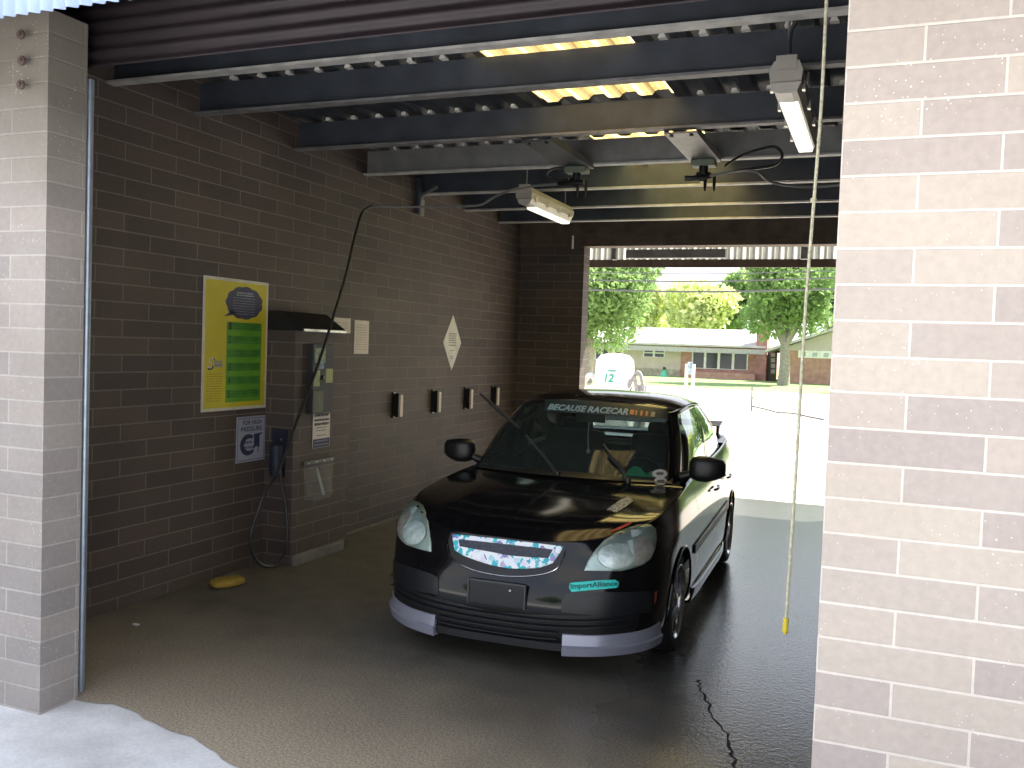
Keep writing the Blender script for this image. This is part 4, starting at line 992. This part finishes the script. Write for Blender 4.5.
# ---- body panels
def reg(L, *fns):
    out = []
    for (v, f) in L:
        for fn in fns: v, f = clip(v, f, fn)
        out.append((v, f))
    return merge(*out)
both = [sides[1], sides[-1]]
GAP = .003
bump_y = lambda p: -.335 - .35 * (p.z - .62) if p.z > .62 else -.335
v, f = reg(both, lambda p: bump_y(p) - p.y - GAP); panel('front_bumper', v, f, M['paint'])
for sg in (1, -1):
    L = [sides[sg]]
    v, f = reg(L, lambda p: p.y - bump_y(p) - GAP, lambda p: .60 - p.y - GAP); panel('fender', v, f, M['paint'])
    v, f = reg(L, lambda p: p.y - .60 - GAP, lambda p: 1.52 + .05 * (p.z - .5) - p.y - GAP, lambda p: p.z - .265); panel('door', v, f, M['paint'])
    v, f = reg(L, lambda p: p.y - 1.52 - .05 * (p.z - .5) - GAP, lambda p: 2.22 - p.y - GAP, lambda p: p.z - .265); panel('door', v, f, M['paint'])
    v, f = reg(L, lambda p: p.y - 2.22 - GAP, lambda p: 3.4 - p.y - 3 * max(0, .62 - p.z)); panel('quarter_panel', v, f, M['paint'])
    v, f = reg(L, lambda p: p.y - .60 - GAP, lambda p: 2.22 - p.y, lambda p: .265 - GAP * 2 - p.z); panel('sill', v, f, M['paint'])
    # bright skirt under the sill
    mb = MB(); rows = []
    for i in range(31):
        y = .44 + 1.64 * i / 30; e = min(1, i / 6, (30 - i) / 6) ** .6; rows.append([(.825 * sg, y, .262), ((.83 + .020 * e) * sg, y, .252), ((.83 + .024 * e) * sg, y, .215), ((.825 + .012 * e) * sg, y, .175), (.79 * sg, y, .17)])
    vv = [p for r_ in rows for p in r_]; ff = [(i * 5 + k, i * 5 + k + 1, i * 5 + k + 6, i * 5 + k + 5) for i in range(30) for k in range(4)]
    mb.add(vv, ff); o = mb.build('side_skirt', M['paint'], CAR, True); solid(o, .004)
    # rub strip along the doors
    pts = [V(.85 * sg, .42, .50), V(.85 * sg, 2.12, .535), V(.85 * sg, 2.12, .60), V(.85 * sg, .42, .555)]
    patch('door_rub_strip', [V(abs(p.x), p.y, p.z) for p in pts], M['trimblack'], .012, mirror=sg < 0, dirn=(1, 0, 0), th=.010)
    # door handles
    for y in (1.36, 2.08):
        MB().tube([(.85 * sg, y - .09, .80), (.864 * sg, y - .06, .802), (.864 * sg, y + .06, .804), (.85 * sg, y + .09, .806)], .009, 8).build('door_handle', M['paint'], CAR, True)
    # wheel arch lips
    for cy in (0, WB):
        pts = []
        for k in range(41):
            q = math.radians(-14 + 208 * k / 40); p = V(.9 * sg, cy + (WR - .004) * math.cos(q), WZ + (WR - .004) * math.sin(q))
            if p.z < .21: continue
            h = bvh.ray_cast(p + V(.5 * sg, 0, 0), V(-sg, 0, 0)); h = h if h[0] is not None else bvh.find_nearest(p); pts.append(h[0] + V(.004 * sg, 0, 0))
        MB().tube(pts, .008, 8).build('wheel_arch_lip', M['paint'], CAR, True)
        # arch liner
        mb = MB(); vv = []; 
        for k in range(25):
            q = math.radians(-25 + 230 * k / 24)
            for x in (.50, .80): vv.append((x * sg, cy + (WR + .012) * math.cos(q), WZ + (WR + .012) * math.sin(q)))
        mb.add(vv, [(2 * k, 2 * k + 1, 2 * k + 3, 2 * k + 2) for k in range(24)]); mb.build('arch_liner', M['black'], CAR)
v, f = reg(both, lambda p: p.y + 3 * max(0, .62 - p.z) - 3.4 - GAP, lambda p: .62 - p.z); panel('rear_bumper', v, f, M['paint'])
panel('hood', hv, hf_, M['paint'], th=.0)
panel('trunk_lid', dv, dff, M['paint'])
panel('roof', rv_, rf_, M['paint'])
v, f = merge(*cabL); panel('cabin_pillars', v, f, M['paint'], th=.03)
MB().box((-.66, -.70, .17), (.66, 3.15, .24)).box((-.50, -.72, .24), (.50, .5, .56)).build('underbody', M['black'], CAR)
# ---- glass
def glassm(name, tint, refl=1.0, teal_sheen=0):
    m, nt, b = nodes(name); nt.nodes.remove(b); out = nt.nodes['Material Output']
    t = N(nt, 'ShaderNodeBsdfTransparent'); t.inputs[0].default_value = (*tint, 1)
    g_ = N(nt, 'ShaderNodeBsdfGlossy'); g_.inputs['Roughness'].default_value = .015; g_.inputs[0].default_value = (.9, .95, .95, 1)
    n1 = noise(nt, N(nt, 'ShaderNodeTexCoord').outputs['Object'], 3, 2)
    fr = N(nt, 'ShaderNodeFresnel'); fr.inputs[0].default_value = 1.5
    mx = N(nt, 'ShaderNodeMixShader'); nt.links.new(math_(nt, 'MULTIPLY', fr.outputs[0], math_(nt, 'ADD', math_(nt, 'MULTIPLY', n1, .1), refl)), mx.inputs[0])
    nt.links.new(t.outputs[0], mx.inputs[1]); nt.links.new(g_.outputs[0], mx.inputs[2])
    if teal_sheen:  # teal diffuse veil painted in for the greyish reflection on the windshield
        d_ = N(nt, 'ShaderNodeBsdfDiffuse'); d_.inputs[0].default_value = (.45, .60, .60, 1); m2 = N(nt, 'ShaderNodeMixShader'); m2.inputs[0].default_value = teal_sheen
        nt.links.new(mx.outputs[0], m2.inputs[1]); nt.links.new(d_.outputs[0], m2.inputs[2]); nt.links.new(m2.outputs[0], out.inputs[0]); return m
    nt.links.new(mx.outputs[0], out.inputs[0]); return m
GW = glassm('windshield_glass', (.62, .72, .70), .55, .04); GS = glassm('side_glass', (.42, .50, .44), 1.5)
for k in ('windshield', 'back_glass'):
    v, f = merge(glassL[(k, 1)], glassL[(k, -1)]); panel(k, v, f, GW)
for k in ('front_window', 'rear_window'):
    for sg in (1, -1): panel('side_window', *glassL[(k, sg)], GS)
# ---- cabin interior
intm = mat('charcoal_cabin_plastic', (.020, .021, .022), .7, 0, .2, 10); seatm = mat('dark_seat_cloth', (.028, .028, .030), .95, 0, .25, 20, .3, 120)
MB().prism([(.26, .30), (.95, .30), (.88, .80), (.72, .92), (.42, .93), (.26, .90)], 'x', -.66, .66).build('dashboard', intm, CAR)
MB().box((-.62, .3, .24), (.62, 2.8, .30)).box((-.62, 2.55, .30), (.62, 2.8, .98)).build('cabin_floor', intm, CAR)
for sx in (-.36, .36):
    s_ = empty('front_seat', (sx, 1.45, .3), 0); s_.parent = CAR
    MB().box((-.25, -.28, 0), (.25, .22, .24), .06).build('seat_cushion', seatm, s_, True)
    MB().box((-.25, .18, .18), (.25, .34, .84), .06, Matrix.Rotation(-.16, 3, 'X')).build('seat_back', seatm, s_, True)
    MB().box((-.13, .30, .80), (.13, .39, .93), .04).build('headrest', seatm, s_, True)
    MB().tube([(-.06, .34, .74), (-.06, .35, .82)], .008, 6).tube([(.06, .34, .74), (.06, .35, .82)], .008, 6).build('headrest_posts', M['chrome'], s_)
s_ = MB().box((-.60, 2.05, .3), (.60, 2.5, .54), .06).box((-.60, 2.35, .5), (.60, 2.55, .98), .06).build('rear_bench', seatm, CAR, True)
mb = MB(); c_ = V(.36, .98, .86); pts = []
for k in range(24): q = 2 * PI * k / 24; pts.append(c_ + V(.185 * math.cos(q), .07 * math.sin(q), .17 * math.sin(q)))
mb.tube(pts, .016, 8, close=True); mb.tube([c_ + V(-.17, 0, 0), c_, c_ + V(.17, 0, 0)], .02, 6); mb.tube([c_, c_ + V(0, -.25, -.06)], .03, 6); mb.build('steering_wheel', M['black'], CAR, True)
MB().box((-.11, .86, 1.27), (.11, .89, 1.335), .012).tube([(0, .875, 1.33), (0, .90, 1.40)], .01, 6).build('rear_view_mirror', M['black'], CAR, True)
for k in range(2): MB().tube([(.0 - .01, .87, 1.27), (-.012, .868, 1.16), (-.006, .868, 1.07)], .0045 - .001 * k, 6).build('mirror_charm_cord', mat('pale_beads', (.4, .42, .42), .5), CAR) if k == 0 else None
MB().lathe([(0, -.02), (.014, -.008), (.014, .008), (0, .02)], 8, 'z', (-.006, .868, 1.06)).build('mirror_charm', mat('pale_beads', (.4, .42, .42)), CAR)
for sx in (-.33, .33): MB().box((sx - .17, .93, 1.355), (sx + .17, 1.08, 1.372), .006).build('sun_visor', seatm, CAR)
# ---- front lamps
HLR = [(584, 570.6), (588.4, 560.2), (595, 550.3), (603.8, 540.5), (616.9, 532.8), (630, 527.2), (643.1, 524.6), (650.5, 525), (655.2, 529), (656.2, 538.3), (654.6, 549.2), (650.5, 558.5), (643.1, 564.5), (632.2, 568.4), (621.3, 570.9), (603.8, 571.3)]
lampin = mat('frosted_reflector', (.46, .54, .50), .30, .35, .25, 9); lampb = mat('bright_reflector', (.80, .88, .84), .25, .35, .25, 25, .3, 60)
lampt = mat('clear_turn_lens', (.56, .50, .46), .35, .2, .2, 30, .4, 90)
def poly_px(q): return pix(*q)
hl = poly_px(HLR)
inner1 = pix(*[(616 + 19 * math.cos(a) , 556 - 13.5 * math.sin(a)) for a in [2 * PI * k / 20 for k in range(20)]])
turn = pix((635, 539), (645, 536), (651, 541), (652.5, 550), (648, 559), (640, 564), (634, 565.5), (632.5, 556), (634, 547))
hi = pix((630, 530.5), (636, 530), (642, 533), (637, 536.5), (631, 538))
hi2 = pix((627, 541), (632.5, 540), (633, 556), (630, 551))
rimd = mat('lamp_shadow_rim', (.05, .06, .06), .3)
for sg in (1, -1):
    mi = sg < 0
    hd = (.55, -.8, .25)
    s_ = patch('headlight', hl, lampin, .006, mirror=mi, dirn=hd, step=.022, th=.02)
    patch('reflector_bowl', inner1, lampb, .009, s_, mi, dirn=hd); patch('turn_signal', turn, lampt, .0095, s_, mi, dirn=hd)
    patch('upper_reflector', hi, mat('brightest_reflector', (.95, 1, .98), .2, .1), .0105, s_, mi, dirn=hd); patch('lamp_divider', hi2, mat('brightest_reflector', (.95, 1, .98)), .011, s_, mi, dirn=hd)
    e = [V(p.x * sg, p.y, p.z) for p in inner1]
    MB().tube([bvh.find_nearest(p)[0] + V(.5 * sg, -.8, .25).normalized() * .010 for p in e], .0028, 6, close=True).build('bowl_rim', lampin, s_)
    # dark bulb port
    b_ = pix((632.5, 560.5))[0]; b_ = V(b_.x * sg, b_.y, b_.z)
    # clear cover
    patch('clear_cover', hl, glassm('lamp_cover_glass', (.93, .97, .95)) if 'lamp_cover_glass' not in bpy.data.materials else bpy.data.materials['lamp_cover_glass'], .016, s_, mi, dirn=hd)
    # dark recessed corner panels of the bumper
    fp = pix((565, 594), (575, 592.5), (600, 592), (625, 592), (645, 591), (652, 592), (652, 612), (630, 615), (600, 616), (561, 612), (561, 604))
    patch('bumper_side_panel', fp, M['trimblack'], .004, CAR, mi, step=.03)
    # orange side marker
    sm = pix((653.6, 592), (656.6, 590), (655.6, 600), (653.2, 605))
    if len(sm) == 4: patch('side_marker', sm, mat('amber_marker', (.22, .05, .03), .3), .006, CAR, mi, dirn=(.9, -.4, 0))
# ---- grille
sticker = None
def stickerbomb():
    m, nt, b = nodes('sticker_bomb_print'); v = N(nt, 'ShaderNodeTexCoord').outputs['Object']
    vo = N(nt, 'ShaderNodeTexVoronoi'); vo.inputs['Scale'].default_value = 32; vo.inputs['Randomness'].default_value = 1
    mp = N(nt, 'ShaderNodeVectorMath', operation='ADD'); ns = N(nt, 'ShaderNodeTexNoise'); ns.inputs['Scale'].default_value = 30; nt.links.new(v, ns.inputs['Vector'])
    sc_ = N(nt, 'ShaderNodeVectorMath', operation='SCALE'); sc_.inputs['Scale'].default_value = .05; nt.links.new(ns.outputs['Color'], sc_.inputs[0])
    nt.links.new(v, mp.inputs[0]); nt.links.new(sc_.outputs[0], mp.inputs[1]); nt.links.new(mp.outputs[0], vo.inputs['Vector'])
    s = N(nt, 'ShaderNodeSeparateColor'); nt.links.new(vo.outputs['Color'], s.inputs[0])
    c = ramp(nt, s.outputs[0], [(0, (.9, .95, 1)), (.33, (.92, .97, 1)), (.36, (.03, .46, .60)), (.60, (.04, .60, .66)), (.63, (.85, .92, 1)), (.80, (.90, .95, 1)), (.84, (.08, .16, .45)), (.91, (.35, .3, .6)), (1, (.95, .95, 1))])
    nt.nodes[-1].color_ramp.interpolation = 'CONSTANT' if False else 'LINEAR'
    nt.links.new(c, b.inputs['Base Color']); b.inputs['Roughness'].default_value = .3; b.inputs['Emission Strength'].default_value = 0; return m
gr_out = pix((448.5, 541), (451, 532.5), (480, 535), (509, 538.5), (540, 542.5), (566.5, 545.5), (566, 552), (560, 564), (552, 571.5), (538, 575.5), (506, 576.5), (490, 574), (473, 569), (458, 562), (451, 556))
gr_fr = pix((452.7, 534.4), (480, 536.9), (509, 540.2), (540, 543.8), (563.6, 546.8), (560.5, 553), (553.5, 563.4), (540, 568), (525, 569.2), (509, 568.8), (492, 565.5), (476.8, 560.8), (463, 555.5), (455.2, 550.4))
gr_in = pix((459.8, 539.7), (485, 542.2), (515, 545.6), (553.5, 550), (549, 558.6), (530, 557.8), (510, 556), (487, 551.5), (475, 549.5), (460.8, 546.8))
gs = patch('grille_surround', gr_out, M['black'], .004, step=.02)
g2 = patch('grille_frame', gr_fr, stickerbomb(), .012, step=.012, th=.008, label='grille frame covered in a cyan, white and blue print')
g3 = patch('grille_mesh', gr_in, mat('grille_mesh_grey', (.055, .06, .085), .5, .1, .4, 90, .6, 150), .0165, gs, step=.015)
cl_ = pix((448.3, 544), (449, 552), (452.5, 558), (462, 564), (474, 569.4), (490, 573.2), (506, 575.5), (523, 575.8), (538.4, 574.4), (549, 572), (557, 568), (563, 559), (566, 550))
MB().tube(spline([p + V(0, -.008, 0) for p in cl_], 4), .0035, 6).build('grille_chrome_line', M['chrome'], gs, True)
# plate bracket
pb = pix((470, 575.5), (526, 583.5), (524.5, 609), (470, 600))
if len(pb) == 4:
    x0_, x1_ = -.160, .160; yb_ = min(bvh.ray_cast(V(x, -2, .43), V(0, 1, 0))[0].y for x in (x0_, 0, x1_))
    o = MB().box((x0_, yb_ - .016, .392), (x1_, yb_ + .03, .520), .004).build('plate_bracket', M['trimblack'], CAR)
    MB().box((x0_ - .008, yb_ - .020, .516), (x1_ + .008, yb_ - .004, .524)).box((x0_ - .008, yb_ - .020, .39), (x0_, yb_ - .004, .516)).box((x1_, yb_ - .020, .39), (x1_ + .008, yb_ - .004, .516)).build('bracket_rim', mat('grey_rim_plastic', (.06, .065, .07), .3), o)
    MB().lathe([(0, -.006), (.006, -.006), (.006, 0)], 8, 'y', (.08, yb_ - .016, .485)).build('bracket_screw', M['alu'], o)
# lower intake: dark opening and slats following the bumper
ik = [V(x, -1, z) for x, z in ((-.74, .395), (-.40, .385), (0, .355), (.40, .385), (.74, .395), (.72, .27), (.40, .255), (0, .235), (-.40, .255), (-.72, .27))]
s_ = patch('lower_intake', ik, M['black'], .0035, dirn=(0, -1, 0), step=.03)
for z0 in (.345, .312, .279, .246):
    mb = MB(); pts = []
    for i in range(41):
        hw = .72 if z0 > .29 else .345; x = -hw + 2 * hw * i / 40; z = z0 + .03 * (abs(x) / .72) ** 2
        h = bvh.ray_cast(V(x, -2, z), V(0, 1, 0)); pts.append((x, h[0].y, z))
    vv = []; 
    for x, y, z in pts: vv += [(x, y - .003, z - .010), (x, y - .024, z - .003), (x, y - .024, z + .003), (x, y - .003, z + .010)]
    mb.add(vv, [(4 * i + k, 4 * i + 4 + k, 4 * i + 5 + k, 4 * i + 1 + k) for i in range(40) for k in range(3)]); mb.build('intake_slat', M['trimblack'], s_)
# silver lip corners
for sg in (1, -1):
    prof_n = 40; rows = []
    for i in range(prof_n + 1):
        t = i / prof_n; j = 1.75 + (5.05 - 1.75) * t
        p = SB(j, 2, 1); q = SB(j + .05, 2, 1); tg = (q - p).normalized(); nn = V(tg.y, -tg.x, 0).normalized()
        if nn.y > 0 and nn.x < 0: nn = -nn
        up = .282 + .020 * t ** 2; lo = .166 + .02 * t
        o1 = .004
        rows.append([V(p.x, p.y, up) + nn * .002, V(p.x, p.y, up - .004) + nn * (o1 + .004), V(p.x, p.y, lo + (up - lo) * .48) + nn * (o1 + .010), V(p.x, p.y, lo + (up - lo) * .40) + nn * (o1 + .022), V(p.x, p.y, lo) + nn * (o1 + .012), V(p.x, p.y, lo) - nn * .03])
    vv = [V(p.x * sg, p.y, p.z) for r_ in rows for p in r_]
    ff = [(i * 6 + k, i * 6 + k + 1, i * 6 + k + 7, i * 6 + k + 6) for i in range(prof_n) for k in range(5)] + [tuple(range(6)), tuple(prof_n * 6 + k for k in range(5, -1, -1))]
    MB().add(vv, ff).build('silver_lip_corner', M['silver'], CAR, False)
# chin under the intake
mb = MB(); vv = []
for i in range(21):
    x = -.40 + .8 * i / 20; h = bvh.ray_cast(V(x, -2, .23), V(0, 1, 0)); y = h[0].y
    vv += [(x, y + .01, .235), (x, y - .012, .225), (x, y - .012, .185), (x, y + .05, .165)]
mb.add(vv, [(4 * i + k, 4 * i + 4 + k, 4 * i + 5 + k, 4 * i + 1 + k) for i in range(20) for k in range(3)]); mb.build('chin_strip', M['trimblack'], CAR)
# small canards low on the bumper's far corner
for z in (.30, .36):
    for sg in (-1,):
        h = bvh.ray_cast(V(-2, -.42, z), V(1, 0, 0))[0]
        MB().add([h + V(0, -.06, 0), h + V(-.09, .02, -.03), h + V(-.09, .10, -.03), h + V(0, .10, 0), h + V(0, -.06, .008), h + V(-.09, .02, -.022), h + V(-.09, .10, -.022), h + V(0, .10, .008)], [(0, 1, 2, 3), (7, 6, 5, 4), (0, 4, 5, 1), (1, 5, 6, 2), (2, 6, 7, 3)]).build('bumper_canard', M['black'], CAR)
# ---- mirrors
for sg in (1, -1):
    s_ = MB(); bm = bmesh.new(); bmesh.ops.create_cube(bm, size=1)
    bmesh.ops.subdivide_edges(bm, edges=bm.edges[:], cuts=3, use_grid_fill=True)
    for q in bm.verts:
        p = q.co * 2; x, y, z = p; r_ = (abs(x) ** 4 + abs(y) ** 4 + abs(z) ** 4) ** .25; p = p / r_ * max(abs(x), abs(y), abs(z))
        wx = .118; wy = .062 * (1 - .25 * (x > 0) * x); wz = .076 * (1 + .10 * (x < .3) - .22 * max(0, x) * (z < 0))
        q.co = V(p.x * wx, p.y * wy + .018 * abs(p.x) ** 2, p.z * wz)
    me = bpy.data.meshes.new('mirror_shell'); bm.to_mesh(me); bm.free()
    for p in me.polygons: p.use_smooth = True
    root = MB().tube([(.70 * sg, .585, .965), (.76 * sg, .58, .985), (.80 * sg, .57, 1.005)], [.035, .028, .026], 10).build('side_mirror', M['black'], CAR, True)
    mo = newobj('mirror_shell', me, M['black'], root, (.888 * sg, .565, 1.035)); mo.scale = (sg, 1, 1)
    if sg < 0: me.flip_normals()
    MB().box((.888 * sg - .098, .628, .972), (.888 * sg + .098, .633, 1.092), .003).build('mirror_glass', M['chrome'], root)
# ---- wheels
def wheel(loc, sg):
    e_ = empty('wheel', loc, 0); e_.parent = CAR
    tw = .0925; MB().lathe([(.205, -tw + .012), (.235, -tw), (.272, -tw + .004), (.289, -tw + .022), (.2955, -tw + .05), (.296, 0), (.2955, tw - .05), (.289, tw - .022), (.272, tw - .004), (.235, tw), (.205, tw - .012), (.20, 0), (.205, -tw + .012)], 56, 'x').build('tyre', M['rubber'], e_, True)
    o_ = tw * sg
    MB().lathe([(.214, o_ - .004 * sg), (.221, o_ + .001 * sg), (.214, o_ + .002 * sg), (.205, o_ - .008 * sg), (.200, o_ - .035 * sg), (.198, -o_ * .9)], 48, 'x').build('rim_lip', mat('polished_rim_lip', (.62, .62, .64), .2, .9, .05), e_, True)
    mb = MB()
    for k in range(10):
        q = 2 * PI * k / 10; ca, sa = math.cos(q), math.sin(q)
        vv = []
        for r_, wd, dp in ((.045, .020, -.012), (.12, .014, -.018), (.203, .018, -.022)):
            for s2 in (-1, 1):
                for d_ in (0, -.02): vv.append((o_ + (dp + d_) * sg, r_ * ca - s2 * wd * sa, r_ * sa + s2 * wd * ca))
        ff = []
        for a in (0, 4): ff += [(a, a + 2, a + 6, a + 4), (a + 1, a + 5, a + 7, a + 3), (a, a + 4, a + 5, a + 1), (a + 2, a + 3, a + 7, a + 6)]
        mb.add(vv, ff)
    mb.build('rim_spokes', mat('gunmetal_spokes', (.06, .06, .065), .35, .6), e_)
    MB().lathe([(0, o_ - .004 * sg), (.03, o_ - .006 * sg), (.05, o_ - .014 * sg), (.05, o_ - .04 * sg)], 24, 'x').build('hub_cap', M['chrome'], e_, True)
    MB().lathe([(.04, o_ - .06 * sg), (.135, o_ - .06 * sg), (.135, o_ - .075 * sg), (.04, o_ - .075 * sg)], 32, 'x').build('brake_disc', mat('brake_steel', (.25, .24, .23), .4, .8), e_)
    return e_
for sg in (1, -1):
    for y in (0, WB): wheel((.737 * sg, y, .2965), sg)
# ---- boot spoiler
s_ = MB().prism([(2.99, 1.135), (3.12, 1.150), (3.22, 1.165), (3.22, 1.152), (3.10, 1.137), (3.0, 1.127)], 'x', -.64, .64).build('boot_spoiler', M['black'], CAR)
for sg in (-1, 1): MB().prism([(3.06, 1.02), (3.12, 1.03), (3.19, 1.155), (3.08, 1.135)], 'x', .60 * sg, .625 * sg).build('spoiler_post', M['black'], s_)
for sg in (1, -1):
    v, f = surfmesh(SB, 12.0, 13.6, 20, 5.3, 7.6, 12, sg); c_ = sum(v, V(0, 0, 0)) / len(v); v = [p + (p - V(0, 2.6, p.z)).normalized() * .006 for p in v]; panel('tail_lamp', v, f, mat('dark_red_lamp', (.20, .01, .01), .2), th=.004)
# antenna
MB().tube([(0, 2.05, 1.43), (0, 2.20, 1.50)], [.01, .003], 6).build('roof_aerial', M['black'], CAR)
# ---- wipers
def wiper(piv, tip, b0, b1, lbl=None):
    r_ = MB().lathe([(0, .02), (.018, .018), (.022, -.01), (.022, -.03)], 12, 'z', piv).build('wiper', M['black'], CAR, True)
    MB().tube([V(*piv), V(*piv).lerp(V(*tip), .3) + V(0, 0, .01), V(*tip)], [.010, .008, .006], 8).build('wiper_arm', mat('satin_wiper_arm', (.05, .05, .055), .3, .3), r_, True)
    d = (V(*b1) - V(*b0)); mb = MB().tube([V(*b0), V(*b0).lerp(V(*b1), .5), V(*b1)], [.008, .015, .008], 6)
    mb.build('wiper_blade', M['rubber'], r_)
def lplane(px, py, y):
    o_ = CARI @ CO; d = CARI.to_3x3() @ (cf + cr * ((px - 512) / F) - cu * ((py - 384) / F)); return o_ + d * ((y - o_.y) / d.y)
wiper((-.03, .225, .965), tuple(lplane(526, 435, .16)), tuple(lplane(480, 393.5, .13)), tuple(lplane(519, 428, .16)))
p1 = pix((604, 446))[0]; p0 = pix((629, 476))[0]
wiper((.43, .27, .958), tuple(p1 + V(0, -.02, .015)), tuple(pix((627, 474))[0] + V(0, -.02, .012)), tuple(pix((608, 455))[0] + V(0, -.02, .012)))
# cowl strip
mb = MB(); vv = []
for i in range(31):
    x = -.69 + 1.38 * i / 30; c_ = cowl(x); vv += [tuple(c_ + V(0, -.015, .004)), tuple(c_ + V(0, .035, .014)), tuple(c_ + V(0, .06, .03))]
mb.add(vv, [(3 * i + k, 3 * i + 3 + k, 3 * i + 4 + k, 3 * i + 1 + k) for i in range(30) for k in range(2)]); mb.build('cowl_strip', M['trimblack'], CAR, True)
# ---- writing on the car
lb = mat('pale_blue_lettering', (.36, .56, .70), .4, 0, .15, 8); ol = mat('orange_lettering', (.60, .24, .10), .4, 0, .2, 8)
bn = pix((508, 401), (545, 400.5), (600, 402.5), (645, 407), (667, 411), (668, 421), (640, 419), (600, 416), (545, 412.5), (505, 412))
if len(bn) > 7: patch('windshield_banner', bn, mat('dark_blue_banner', (.012, .03, .05), .4, 0, .2, 4), .008, step=.03)
decal_text('windshield_lettering', 'BECAUSE RACECAR', ((549, 405), (628.5, 410), (628, 416.6), (547.5, 411)), lb, .013, .3, .035)
for k in range(5):
    x = 629.5 + k * 5.2; y = 411 + k * .55; w_ = 4.0 if k in (0, 4) else 2.0
    q = pix((x + 1, y), (x + 1 + w_, y + .4), (x + w_, y + 5.2), (x, y + 4.8))
    if len(q) == 4: patch('orange_mark', q, ol if k < 4 else mat('tan_mark', (.45, .38, .30), .5), .013, step=.02)
ia = pix((570, 583), (598, 580.5), (615, 579.8), (618.5, 582), (618.3, 586), (616, 588), (598, 589.5), (571.5, 592), (569, 588))
s_ = patch('cyan_decal', ia, M['cyan'], .005, step=.02)
decal_text('decal_lettering', 'ImportAlliance', ((570.5, 584), (617, 580.6), (617.2, 587.2), (571, 590.6)), mat('dark_teal_ink', (.0, .07, .08), .5), .0085, .0, .02, s_)
rs = pix((610.5, 531.5), (621, 526.5), (631, 522.2), (631.4, 524.2), (622, 528.8), (611, 533.2))
patch('red_script_strip', rs, mat('red_script', (.50, .05, .04), .5, 0, .7, 120), .004, step=.01)
def checker():
    m, nt, b = nodes('silver_print'); v = N(nt, 'ShaderNodeTexCoord').outputs['Object']
    n1 = noise(nt, v, 95, 1); nt.links.new(ramp(nt, n1, [(.46, (.03, .03, .035)), (.54, (.60, .62, .64))]), b.inputs['Base Color']); b.inputs['Roughness'].default_value = .4; return m
sp = pix((606.5, 510.5), (613, 505.5), (621, 500), (628, 497.2), (634, 501), (626, 507), (616, 513.2))
patch('silver_text_decal', sp, checker(), .004, step=.012)
for k, (cx_, cy_) in enumerate(((659.6, 474), (660.3, 481.5))):
    q = pix(*[(cx_ + (7.6 - k * 1.4) * math.cos(a), cy_ + 4.3 * math.sin(a)) for a in [2 * PI * i / 18 for i in range(18)]])
    if len(q) > 10:
        s_ = patch('oval_sticker', q, mat('white_sticker', (.50, .50, .50), .5), .004, step=.012)
        q2 = pix(*[(cx_ + x, cy_ + y) for x, y in ((-3.6, -1.1), (3.8, -1.2), (3.4, 1.4), (-3.2, 1.6))])
        patch('sticker_mark', q2, mat('sticker_grey_ink', (.08, .08, .08), .6, 0, .5, 200), .006, s_, step=.01)
# green and red cloth on the dashboard
mb = MB(); v = []; f = []; sv = R; R = random.Random(5)
for j in range(9):
    for i in range(13):
        x = .30 + .026 * i; y = .42 + .028 * j; v.append((x, y, .945 + .05 * math.sin(i * .9 + j) * math.sin(PI * i / 12) * math.sin(PI * j / 8) + .035 * math.sin(PI * i / 12) * math.sin(PI * j / 8) + .002))
for j in range(8):
    for i in range(12): q = j * 13 + i; f.append((q, q + 1, q + 14, q + 13))
R = sv
o = newobj('cloth', me_from('cloth', [CARM @ V(*p) for p in v], f, True), mat('green_cloth', (.04, .50, .28), .9, 0, .25, 20)); solid(o, .004); tag(o, 'crumpled green cloth lying on the dashboard behind the windshield', 'cloth')
